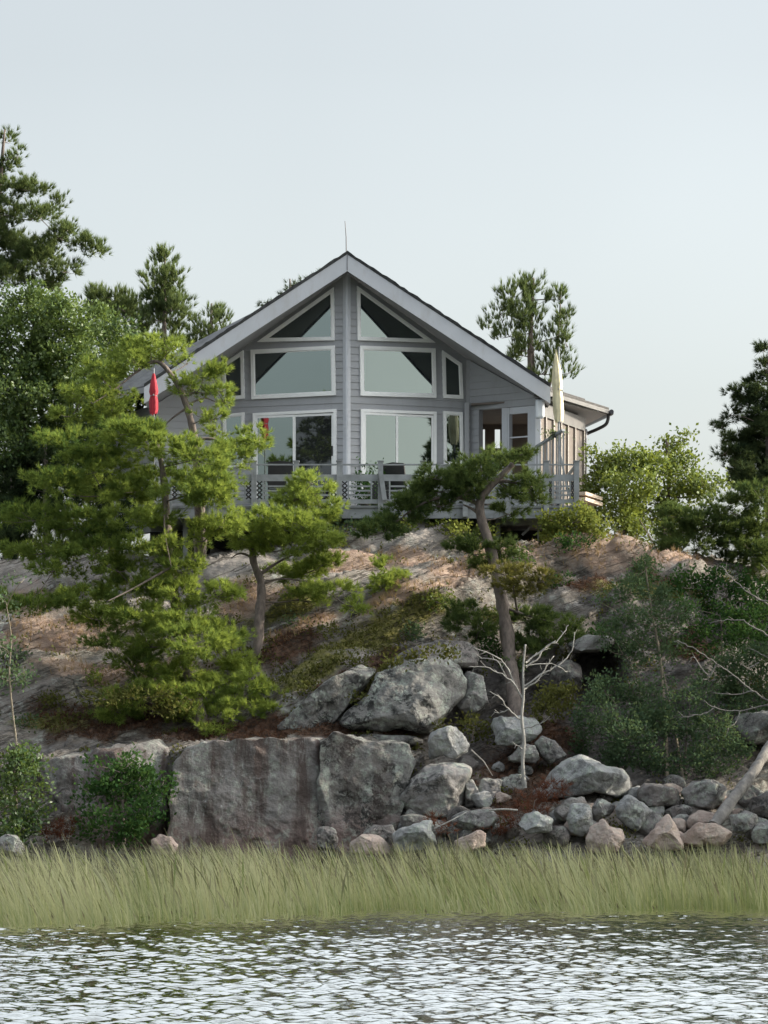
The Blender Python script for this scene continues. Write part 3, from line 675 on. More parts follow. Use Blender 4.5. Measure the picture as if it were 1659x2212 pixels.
# windows: white frame with its pane
def offset_in(poly, w):
    c = np.mean(poly, 0); n_ = len(poly); out_ = []
    area = sum(poly[i][0] * poly[(i + 1) % n_][1] - poly[(i + 1) % n_][0] * poly[i][1] for i in range(n_)); sg = 1 if area > 0 else -1
    for i in range(n_):
        p0, p1, p2 = (np.array(poly[(i + k) % n_], float) for k in (-1, 0, 1))
        d1 = (p1 - p0) / np.linalg.norm(p1 - p0); d2 = (p2 - p1) / np.linalg.norm(p2 - p1)
        n1 = np.array((-d1[1], d1[0])) * sg; n2 = np.array((-d2[1], d2[0])) * sg
        k = (n1 + n2); k = k / (1 + n1 @ n2); out_.append(tuple(p1 + k * w))
    return out_
def frame_ring(mb, face, outer, inner, o0, o1):
    n_ = len(outer); vs = [face.st(t, z, o) for o in (o0, o1) for pl in (outer, inner) for t, z in pl]
    fs = []
    for i in range(n_):
        j = (i + 1) % n_
        fs += [(2 * n_ + i, 2 * n_ + j, 3 * n_ + j, 3 * n_ + i), (i, j, 2 * n_ + j, 2 * n_ + i), (n_ + i, n_ + j, 3 * n_ + j, 3 * n_ + i)]
    mb.add(vs, fs)
def window(face, px, w=0.075, glass='glass', name='window'):
    poly = [tz(face, x, y) for x, y in px]; inner = offset_in(poly, w)
    mb = MB(); frame_ring(mb, face, poly, inner, -0.01, 0.055); inner2 = offset_in(inner, 0.022); frame_ring(mb, face, [tuple(p) for p in inner], inner2, -0.01, 0.038)
    fr = mb.build(name, M['white'], house)
    mb = MB(); pl = offset_in(poly, w + 0.01); mb.prism([face.st(t, z, 0.030) for t, z in pl], -face.n3 * 0.008); mb.build('pane', M[glass], fr)
    return fr
fl, fr_ = FW['left'], FW['right']
window(fl, [(557, 739), (724, 735.5), (722, 621)], 0.06)
window(fl, [(543, 756), (724, 747), (726.5, 854), (545, 863)])
window(fl, [(482, 787), (527, 757), (529.5, 861), (483, 866)], 0.06)
window(fl, [(483, 896), (529, 891), (530, 1008), (484, 1011)], 0.06)
window(fr_, [(770, 618), (939, 740.5), (771, 735.5)], 0.06)
window(fr_, [(776, 747), (939, 753), (941, 860), (777, 855)])
window(fr_, [(954, 757), (996, 786), (999, 862), (956, 860)], 0.06)
window(fr_, [(956, 888), (998, 891), (1000, 1007), (957, 1005)], 0.06)
def sliding_door(face, x0, x1, y0, y1, xm, gl, gr, name='sliding_door'):
    (t0, z0), (t1, z1), (tm, _) = tz(face, x0, y0), tz(face, x1, y1), tz(face, xm, y0)
    poly = [(t0, FL + .02), (t1, FL + .02), (t1, z1), (t0, z0)]; mb = MB(); frame_ring(mb, face, poly, offset_in(poly, .065), -.01, .06)
    fr = mb.build(name, M['white'], house)
    for a, b_, o, g in ((t0 + .067, tm + .02, .052, gl), (tm - .02, t1 - .067, .036, gr)):
        zt_ = min(z0, z1) - .068; pl = [(a, FL + .09), (b_, FL + .09), (b_, zt_), (a, zt_)]; mb = MB(); frame_ring(mb, face, pl, offset_in(pl, .05), o - .02, o)
        sh = mb.build('sash', M['white'], fr)
        pp = offset_in(pl, .045); mb = MB(); mb.prism([face.st(t, z, o - .012) for t, z in pp], -face.n3 * .006); mb.build('pane', M[g], fr)
    return fr
d1 = sliding_door(fl, 548, 728, 893, 884, 637, 'glass', 'screen')
d2 = sliding_door(fr_, 778, 941, 884, 890, 856, 'glass', 'glass')
mb = MB(); a = fl.at(719, 985, .04); mb.bar(a, a + np.array((0, 0, .22)), .02, .03); mb.build('handle', M['black'], d1)

# corner board down the prow and battens at the folds
mb = MB(); cpt = fr_.st(0, 0); x0, y0_ = cpt[0], cpt[1]
mb.prism([(x0 - .085, y0_ + .012, FL - .3), (x0 - .02, y0_ - .045, FL - .3), (x0 + .02, y0_ - .045, FL - .3), (x0 + .085, y0_ + .012, FL - .3)], (0, 0, roof_z(XR, UND) - FL + .28)); mb.build('corner_trim', M['trimgrey'], house)
mb = MB(); p = FW['porch_r'].st(0, 0); mb.box((p[0] - .05, p[1] - .035, FL - .3), (p[0] + .05, p[1] + .03, roof_z(p[0], UND) - .01)); mb.build('corner_trim', M['siding'], house)
mb = MB(); p = FW['side'].st(0, 0); mb.box((p[0] - .07, p[1] - .04, FL - .3), (p[0] + .05, p[1] + .07, 10.66)); mb.build('corner_trim', M['trimgrey'], house)
mb = MB(); p = FW['left'].st(0, 0); mb.box((p[0] - .06, p[1] - .04, FL - .3), (p[0] + .05, p[1] + .03, roof_z(p[0], UND) - .01)); mb.build('corner_trim', M['trimgrey'], house)

# main roof: two slabs, soffit below, fascia boards along the rakes
XE = 4.46; YB = 88.0
for s in (-1, 1):
    e = XR + s * XE; ze = roof_z(e)
    mb = MB()
    rr = random.Random(5 + s); nn = 46          # ragged shingle edge
    top, bot = [], []
    for i in range(nn + 1):
        x = XR + s * XE * i / nn; z = roof_z(x); j = rr.uniform(-.012, .02)
        top.append((x, YR - .05 + rr.uniform(-.015, .015), z + .055 + j)); bot.append((x, YR - .02, z - .012))
    vs = top + bot + [(x, YB, z) for x, _, z in top]; k = nn + 1
    mb.add(vs, [(i, i + 1, k + i + 1, k + i) for i in range(nn)] + [(i, i + 1, 2 * k + i + 1, 2 * k + i) for i in range(nn)])
    mb.build('roof', M['shingle'], house)
    mb = MB(); mb.prism([(XR, YR + .03, ZA - .34), (e, YR + .03, ze - .34), (e, YR + .03, ze - .013), (XR, YR + .03, ZA - .013)], (0, YB - YR, 0)); mb.build('soffit', M['soffit'], house)
    mb = MB(); xa = XR + s * .004
    mb.prism([(xa, YR - .01, ZA - .385), (e, YR - .01, ze - .375), (e, YR - .01, ze - .018), (xa, YR - .01, ZA - .018)], (0, .036, 0)); mb.build('fascia', M['trimgrey'], house)
mb = MB(); mb.box((XR - .006, YR - .016, ZA - .37), (XR + .006, YR - .0105, ZA - .03)); mb.build('joint_strip', M['metal'], house)
mb = MB(); mb.tube([(XR - .02, YR + .15, ZA), (XR - .025, YR + .15, ZA + .4), (XR - .05, YR + .15, ZA + .74)], [.013, .011, .008], 6); mb.build('lightning_rod', M['metal'], house)

# hipped eaves at both ends
def hip(pts, name, m_, th=.11):
    vs = [np.array(p, float) for p in pts]; nv = len(vs); mb = MB()
    mb.add(vs + [p - np.array((0, 0, th)) for p in vs], [tuple(range(nv)), tuple(range(2 * nv - 1, nv - 1, -1))] + [(i, (i + 1) % nv, (i + 1) % nv + nv, i + nv) for i in range(nv)]); return mb.build(name, m_, house)
E1, E2, E3, T_ = (3.46, 78.05, 10.84), (5.20, 82.1, 10.83), (4.55, 86.0, 10.83), (1.4, 83.5, 12.42)
# stepped courses give the low hip its striped edge
for j in range(7):
    a, c_ = j / 7.0, (j + 1.35) / 7.0
    def lerp(p, q, t): return tuple(np.array(p) * (1 - t) + np.array(q) * t)
    A0, B0 = lerp(E1, T_, a), lerp(E2, T_, a); A1, B1 = lerp(E1, T_, min(1, c_)), lerp(E2, T_, min(1, c_))
    up = np.array((0, 0, .035))
    mb = MB(); vs = [np.array(A0) + up * 1.2, np.array(B0) + up * 1.2, np.array(B1), np.array(A1)]
    mb.add(vs + [p - np.array((0, 0, .04)) for p in vs], [(0, 1, 2, 3), (7, 6, 5, 4), (0, 4, 5, 1), (1, 5, 6, 2), (3, 2, 6, 7), (0, 3, 7, 4)])
    mb.build('shingle_course', M['shingle_pale'], house)
mb = MB(); vs = [E2, E3, T_]; mb.add([np.array(p) for p in vs], [(0, 1, 2)]); mb.build('roof', M['shingle'], house)
sf = MB(); lo = [(3.30, 78.2, 10.70), (5.16, 82.1, 10.72), (4.6, 85.8, 10.72), (3.3, 85.8, 10.72)]; sf.prism(lo, (0, 0, .05)); sf.build('soffit', M['soffit'], house)
mb = MB(); mb.bar((3.46, 78.05, 10.79), (5.20, 82.1, 10.775), .03, .09); mb.build('fascia', M['porchboard'], house)
mb = MB(); mb.tube([(5.25, 82.0, 10.77), (5.26, 82.15, 10.75), (4.62, 86.0, 10.75)], .055, 8); g = mb.build('gutter', M['metal'], house)
mb = MB(); mb.tube(smooth_path([(5.20, 82.2, 10.74), (5.15, 82.25, 10.52), (4.95, 82.3, 10.40), (4.72, 82.35, 10.30), (4.66, 82.2, 10.18), (4.66, 82.15, 8.2)], 5), .04, 7); mb.build('downspout', M['metal'], house)
E1l, E2l, Tl = (XR - XE + .12, 78.12, 10.95), (-6.6, 79.6, 10.83), (-2.79, 79.5, 12.80)
hip([E1l, E2l, (-6.9, 83, 10.83), (-2.6, 84.5, 12.9), Tl], 'roof', M['shingle_grey'], .16)
mb = MB(); mb.bar(np.array(E1l) - (0, .03, .1), np.array(E2l) - (0, .03, .1), .03, .12); mb.build('fascia', M['soffit'], house)

# white box on the porch corner and small lamp under it
mb = MB(); p = P(1166, 884, 78.22); mb.box((p[0] - .10, p[1] - .10, p[2] - .21), (p[0] + .10, p[1] + .06, p[2] + .21))
bx = mb.build('utility_box', M['box'], None, origin=tuple(p), bevel=.05); tag(bx, 'rounded white plastic box mounted on the corner of the porch', 'utility box')

# ------------------------------------------------------------------ deck with its railing
YD = 75.8
DX0, DX1 = (300 - CX) * YD / F, (1252 - CX) * YD / F
deck = thing('wooden_deck', 'weathered grey wooden deck with panelled railing across the cottage front', 'deck', ((DX0 + DX1) / 2, YD, FL))
mb = MB(); y = YD - .03
while y < 79.9:
    mb.box((DX0, y, FL - .045), (DX1, y + .135, FL)); y += .141
mb.build('deck_boards', M['deckwood'], deck)
mb = MB(); mb.box((DX0, YD, FL - .27), (DX1, YD + .045, FL - .047)); mb.box((DX0, YD + 1.7, FL - .27), (DX1, YD + 1.76, FL - .047)); mb.build('rim_joist', M['deckwood'], deck)
mb = MB()
x = DX0 + .02
while x < DX1: mb.box((x, YD + .047, FL - .24), (x + .04, 79.6, FL - .048)); x += .4
mb.build('joists', M['deckwood'], deck)
mb = MB(); a = P(1085, 1114, 76.4); b_ = P(1185, 1134, 76.4); mb.box((a[0], 76.4, b_[2]), (b_[0], 76.46, a[2])); mb.build('beam', M['deckwood'], deck)
for px, y1 in ((966, 1150), (1076, 1185), (1163, 1185), (1240, 1180), (560, 1170), (400, 1220), (760, 1150)):
    p = P(px, 1113, 76.45); q = P(px, y1, 76.45); mb = MB(); w_ = .05 if px != 1163 else .022; mb.box((p[0] - w_, 76.47, q[2] - .3), (p[0] + w_, 76.47 + 2 * w_, p[2])); mb.build('support_post', M['deckwood'], deck)
mb = MB(); mb.bar(P(1128, 1156, 76.5), P(1150, 1134, 76.5), .03, .05); mb.bar(P(1180, 1150, 76.5), P(1162, 1134, 76.5), .03, .05); mb.build('brace', M['rail'], deck)
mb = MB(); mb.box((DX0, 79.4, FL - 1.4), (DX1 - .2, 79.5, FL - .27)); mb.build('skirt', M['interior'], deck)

ZR = 8.98
ppx = [366, 457, 549, 640, 733, 822, 914, 1005, 1097, 1180, 1245]
PXs = [(p - CX) * YD / F for p in ppx]
for x in PXs:
    mb = MB(); mb.box((x - .055, YD - .10, FL - .24), (x + .055, YD - .004, ZR + .05)); mb.box((x - .07, YD - .115, ZR + .053), (x + .07, YD + .011, ZR + .075)); mb.build('railing_post', M['deckwood'], deck)
for a, b_ in zip(PXs[:-1], PXs[1:]):
    a += .057; b_ -= .057; w_ = b_ - a
    mb = MB(); mb.bar((a, YD - .05, ZR - .01), (b_, YD - .05, ZR - .01), .07, .03); mb.build('top_rail', M['rail'], deck)
    pan = MB(); y0, y1 = YD - .066, YD - .034; st = .12 if w_ > .6 else .06
    pan.box((a, y0, ZR - .36), (b_, y1, ZR - .22)); pan.box((a, y0, FL + .04), (b_, y1, FL + .13))
    for xx in (a + st, b_ - st - .035): pan.box((xx, y0, FL + .133), (xx + .035, y1, ZR - .363))
    for zc in (FL + .22, FL + .315, FL + .41):
        pan.box((a + st + .037, y0 + .01, zc - .018), (b_ - st - .037, y1 - .01, zc + .018))
    po = pan.build('railing_panel', M['rail'], deck)
    for xx in (a + .004, b_ - st + .004):
        lat = MB(); zz0, zz1 = FL + .135, ZR - .365; hN = 4; dz = (zz1 - zz0) / hN
        for i in range(hN):
            for s in (0, 1):
                xa, xb = (xx, xx + st - .01) if s == 0 else (xx + st - .01, xx)
                lat.bar((xa, YD - .05 + .006 * s, zz0 + i * dz), (xb, YD - .05 + .006 * s, zz0 + (i + 1) * dz), .012, .03)
        lat.build('lattice', M['black'], po)
mb = MB(); mb.bar(P(822, 1018, YD - .14), P(831, 1080, YD - .14), .05, .10, up=(1, 0, 0)); mb.build('brace', M['rail'], deck)
# right return of the railing and the picketed stair rail behind it
mb = MB(); xe = PXs[-1]
mb.bar((xe, YD, ZR - .01), (xe - .05, 78.4, ZR - .01), .07, .03)
for zc in (FL + .1, FL + .3, FL + .5): mb.bar((xe, YD, zc), (xe - .05, 78.4, zc), .03, .05)
mb.build('side_rail', M['rail'], deck)
stair = thing('stair_rail', 'picketed grey stair rail climbing beside the porch below the cream umbrella', 'railing', tuple(P(1190, 1005, 78.2)))
top = [P(1160, 968, 78.3), P(1217, 932, 77.3)]
for i in range(9):
    t = i / 8; p = top[0] * (1 - t) + top[1] * t; mb = MB(); mb.bar(p, (p[0], p[1], FL + .0), .045, .03); mb.build('picket', M['deckwood'], stair)
mb = MB(); mb.bar(top[0] + (0, 0, .03), top[1] + (0, 0, .03), .08, .05); mb.build('handrail', M['deckwood'], stair)
mb = MB(); mb.bar(P(1206, 962, 77.0), P(1228, 1068, 77.0), .08, .035, up=(1, 0, 0)); mb.build('brace', M['rail'], stair)
# climbing clutter along the handrail
mb = thing('potted_plant', 'small potted plant standing on the stair rail', 'plant', tuple(P(1200, 940, 77.6)))
pm = MB(); pm.lathe(P(1198, 945, 77.6), [(.05, 0), (.07, .11), (.075, .12)], 10); pm.build('pot', M['pot'], mb)
r_ = np.random.default_rng(2); c0 = P(1198, 937, 77.6); q_ = c0 + r_.normal(0, .09, (60, 3)) * (1.6, 1, .5)
foliage('leaves', M['oak'], mb, q_, r_.normal(0, 1, (60, 3)), np.full(60, .3), 2, .06, .035, .4, 3, 'leaf')
bench = thing('plank_stack', 'pair of pale sunlit boards jutting out past the right end of the deck', 'boards', tuple(P(1272, 1085, 78.0)))
for (a, b_) in (((1253, 1066), (1290, 1078)), ((1253, 1078), (1290, 1090))):
    mb = MB(); mb.bar(P(*a, 78.0), P(b_[0], b_[1], 78.6), .28, .075); mb.build('board', M['plank'], bench)

# ------------------------------------------------------------------ things on the deck
def umbrella(name, label, x, Y, ytop, ybot, canvas, mcan, ypole, lean=0.0):
    t = thing(name, label, 'umbrella', (P(x, ytop, Y)[0], Y, FL)); c = P(x, ybot, Y); h_ = P(x, ytop, Y)[2] - c[2]; rng_ = random.Random(int(x))
    n_ = 18; mb = MB(); prof = [(canvas * .75, 0), (canvas * .98, h_ * .12), (canvas, h_ * .3), (canvas * .80, h_ * .42), (canvas * 1.02, h_ * .52), (canvas * .78, h_ * .7), (canvas * .4, h_ * .88), (canvas * .1, h_ * .985), (.012, h_)]
    vs = []
    for i, (r, z) in enumerate(prof):
        for k in range(n_):
            a = 2 * math.pi * k / n_; rr = r * (1 + (.16 if k % 3 == 0 else -.10) + rng_.uniform(-.07, .07)); vs.append((c[0] + rr * math.cos(a) + lean * z, c[1] + rr * math.sin(a), c[2] + z + (rng_.uniform(-.05, .05) if i == 0 else 0)))
    m_ = len(prof); mb.add(vs, [(i * n_ + k, i * n_ + (k + 1) % n_, (i + 1) * n_ + (k + 1) % n_, (i + 1) * n_ + k) for i in range(m_ - 1) for k in range(n_)] + [tuple(range((m_ - 1) * n_, m_ * n_))])
    mb.build('canopy', mcan, t, smooth=True)
    mb = MB(); mb.tube([(c[0], c[1], FL), (c[0], c[1], c[2] + h_ + .06)], .02, 8); mb.build('pole', M['rail'], t)
    mb = MB(); mb.tube([(c[0] - canvas * .9, c[1], c[2] + h_ * .42), (c[0], c[1] - canvas * .95, c[2] + h_ * .44), (c[0] + canvas * .9, c[1], c[2] + h_ * .42), (c[0], c[1] + canvas * .95, c[2] + h_ * .42), (c[0] - canvas * .9, c[1], c[2] + h_ * .42)], .012, 5); mb.build('tie', M['deckwood'], t)
    mb = MB(); mb.lathe((c[0], c[1], FL + .002), [(.22, 0), (.22, .05), (.05, .09), (.03, .2)], 16); mb.build('base', M['black'], t)
    return t
umbrella('patio_umbrella', 'closed cream patio umbrella standing by the porch corner', 1207, 77.5, 755, 908, .105, M['cream'], 950, -.04)
umbrella('patio_umbrella', 'closed red patio umbrella half hidden behind the arching pine', 332, 76.75, 801, 895, .085, M['red'], 1000)
def chair(label, x, Y, rz, mt):
    c = np.array((P(x, 1000, Y)[0], Y, FL)); t = thing('patio_chair', label, 'chair', tuple(c)); ca, sa = math.cos(rz), math.sin(rz)
    def W_(u, v, z): return (c[0] + u * ca - v * sa, c[1] + u * sa + v * ca, c[2] + z)
    for u, v in ((-.25, -.24), (.25, -.24), (-.25, .24), (.25, .24)):
        mb = MB(); mb.bar(W_(u, v, 0), W_(u, v, .44), .035, .035); mb.build('leg', M['black'], t)
    mb = MB(); mb.prism([W_(-.28, -.27, .44), W_(.28, -.27, .44), W_(.28, .27, .44), W_(-.28, .27, .44)], (0, 0, .05)); mb.build('seat', mt, t)
    mb = MB(); vs = [W_(-.28, .24, .50), W_(.28, .24, .50), W_(.27, .34, 1.06), (W_(0, .36, 1.09)), W_(-.27, .34, 1.06)]; d = np.array(W_(0, .04, 0)) - np.array(W_(0, 0, 0)); mb.prism(vs, d); mb.build('backrest', mt, t)
    for u in (-.28, .28):
        mb = MB(); mb.bar(W_(u, -.25, .66), W_(u, .25, .68), .05, .03); mb.bar(W_(u, -.24, .45), W_(u, -.24, .66), .03, .03); mb.build('armrest', M['black'], t)
chair('black patio chair with its back above the rail before the left sliding door', 607, 77.6, math.pi, M['black'])
chair('dark patio chair beside the planters before the right sliding door', 868, 77.9, 2.6, M['black'])
def pot_plant(label, x, Y, ph, pr, sd_, w_=.20, lm='maple'):
    c = np.array((P(x, 1000, Y)[0], Y, FL)); t = thing('potted_plant', label, 'plant', tuple(c)); mb = MB(); mb.lathe(c, [(pr * .7, 0.002), (pr, pr * 1.5), (pr * 1.08, pr * 1.6)], 14); mb.build('pot', M['pot'], t)
    r = np.random.default_rng(sd_); n_ = 260; q = c + np.array((0, 0, pr * 1.5)) + r.random((n_, 1)) * np.array((0, 0, ph)) + r.normal(0, 1, (n_, 3)) * np.array((w_, w_, .06))
    foliage('leaves', M[lm], t, q, r.normal(0, 1, (n_, 3)) + (0, 0, .6), r.random(n_) * .6, 2, .08, .04, .5, sd_, 'leaf')
    mb = MB()
    for k in range(7): e = q[k * 30]; mb.tube([c + (0, 0, pr * 1.4), (c + (0, 0, pr * 1.4) + e) / 2 + (0, 0, .1), e], [.008, .006, .003], 4)
    mb.build('stems', M['bark'], t)
pot_plant('tall leafy potted plant at the left of the right sliding door', 812, 77.7, .75, .16, 11)
pot_plant('short potted plant beside the tall one before the right sliding door', 790, 77.4, .5, .13, 12, .14)
pot_plant('potted plant with grey green leaves standing at the porch sill', 1050, 77.8, .75, .14, 13, .16, 'fern')
# ------------------------------------------------------------------ rocks
def rock(name, label, cat, outline, Y, depth, m_, seed, nth=64, nph=32, cuts=9, rough=.05, box=.62, group=None, flat=None, curve=.35):
    "a closed boulder whose widest section follows the outline; bulges to the front and back, faceted and weathered"
    o = np.array(outline, float); c = (o.max(0) + o.min(0)) / 2
    th = np.linspace(0, 2 * math.pi, nth, endpoint=False); rad = np.zeros(nth)
    pv = o - c; nx = np.roll(pv, -1, 0)
    for i, a in enumerate(th):
        d = np.array((math.cos(a), -math.sin(a))); best = 0
        for p, q in zip(pv, nx):
            e = q - p; den = d[0] * e[1] - d[1] * e[0]
            if abs(den) < 1e-9: continue
            s = (p[0] * e[1] - p[1] * e[0]) / den; u = (p[0] * d[1] - p[1] * d[0]) / den
            if s > 0 and -1e-6 <= u <= 1 + 1e-6: best = max(best, s)
        rad[i] = best
    ok = rad > 0; rad = np.interp(np.arange(nth), np.arange(nth)[ok], rad[ok])
    for _ in range(1): rad = .25 * np.roll(rad, 1) + .5 * rad + .25 * np.roll(rad, -1)
    rad *= Y / F
    hf = nph // 2; sp = 1 - (1 - np.linspace(0, 1, hf)) ** 1.5; cp = (1 - sp ** (2 / box)) ** (box / 2)
    sp = np.concatenate([sp, sp[-2::-1]]); cp = np.concatenate([cp, -cp[-2::-1]]); nph = len(sp)
    ctr = P(c[0], c[1], Y)
    V = np.zeros((nph, nth, 3))
    V[..., 0] = sp[:, None] * rad * np.cos(th); V[..., 2] = sp[:, None] * rad * np.sin(th); V[..., 1] = -(cp * depth / 2)[:, None]
    V = V.reshape(-1, 3); r = np.random.default_rng(seed); ext = np.abs(V).max(0)
    for k in range(cuts):
        nn = r.normal(0, 1, 3); nn[1] = -abs(nn[1]) * 1.1 - .35 if k % 4 else nn[1]
        nn /= np.linalg.norm(nn); h = (V @ nn).max() * (r.uniform(.66, .86) if abs(nn[1]) > .55 else r.uniform(.84, .97)); dd = V @ nn - h
        V = V - np.clip(dd, 0, None)[:, None] * nn * .94
    if flat is not None:
        nn = np.array(flat[:3], float); nn /= np.linalg.norm(nn); h = (V @ nn).max() * flat[3]; V = V - np.clip(V @ nn - h, 0, None)[:, None] * nn
    rn = V / (np.linalg.norm(V / ext, axis=1, keepdims=True) + 1e-6); rn /= np.linalg.norm(rn, axis=1, keepdims=True) + 1e-6
    sc = min(1.0, ext.min() * 1.6)
    V = V + rn * (rough * sc * (1.7 * fbm((V + seed * 7.7) / max(sc, .25) * 1.5, 5, seed, .55) - .55 * np.abs(vnoise((V + seed * 3.1) / max(sc, .25) * 3.7, seed + 50)) ))[:, None]
    V += ctr
    ids = np.arange(nph * nth).reshape(nph, nth); nxt = np.roll(ids, -1, 1)
    q = np.stack([ids[:-1], nxt[:-1], nxt[1:], ids[1:]], -1).reshape(-1, 4)
    o_ = mesh_np(name, V, quads=q, mat=M[m_], smooth=nth > 110, origin=tuple(ctr - np.array((0, 0, ext[2]))))
    tag(o_, label, cat, group); return o_

rock('granite_cliff', 'broad flat granite cliff face with dark streaks standing above the reeds', 'cliff', [(378, 1650), (400, 1616), (440, 1602), (520, 1598), (600, 1594), (660, 1590), (698, 1596), (704, 1680), (698, 1880), (600, 1900), (400, 1900), (372, 1840), (376, 1720)], 69.6, 3.0, 'cliff', 3, 260, 150, 2, .06, .28, flat=(.05, -1, .06, .62))
rock('granite_cliff', 'right end of the granite cliff, mottled pale and black, beside the rounded boulder', 'cliff', [(692, 1604), (720, 1590), (800, 1596), (850, 1600), (884, 1608), (895, 1650), (878, 1700), (866, 1760), (852, 1830), (830, 1890), (700, 1900), (686, 1800)], 69.62, 2.95, 'cliff_pale', 5, 220, 130, 1, .06, .24, flat=(.10, -1, .05, .62))
rock('granite_cliff', 'dark shaded cliff face behind the round maple bush at the left', 'cliff', [(70, 1650), (200, 1618), (330, 1604), (368, 1614), (364, 1840), (340, 1880), (90, 1880)], 70.0, 2.4, 'cliff', 8, 160, 80, 9, .07, .4, flat=(-.15, -1, .1, .7))
rock('lichen_boulder', 'huge domed boulder blotched with pale and black lichen, undercut by a dark crack', 'boulder', [(722, 1570), (743, 1543), (791, 1498), (816, 1460), (854, 1443), (906, 1425), (958, 1415), (982, 1436), (1003, 1474), (1002, 1505), (978, 1530), (930, 1588), (889, 1580), (819, 1580), (750, 1577)], 70.9, 2.6, 'dome', 13, 200, 110, 5, .06, .55)
rock('granite_shelf', 'low sloping granite shelf running down to the left from the lichen dome', 'rock', [(590, 1580), (640, 1528), (700, 1476), (770, 1440), (812, 1446), (776, 1500), (738, 1556), (720, 1584), (650, 1592)], 71.1, 2.4, 'dome', 14, 130, 80, 5, .07, .6)
rock('granite_shelf', 'brownish cracked slab lying over the top of the lichen dome', 'rock', [(830, 1436), (880, 1402), (950, 1384), (1010, 1388), (1036, 1412), (1030, 1444), (960, 1446), (890, 1450)], 71.7, 2.2, 'rock_dark', 15, 130, 80, 5, .07, .6)
BG = 'boulders heaped at the foot of the slope'
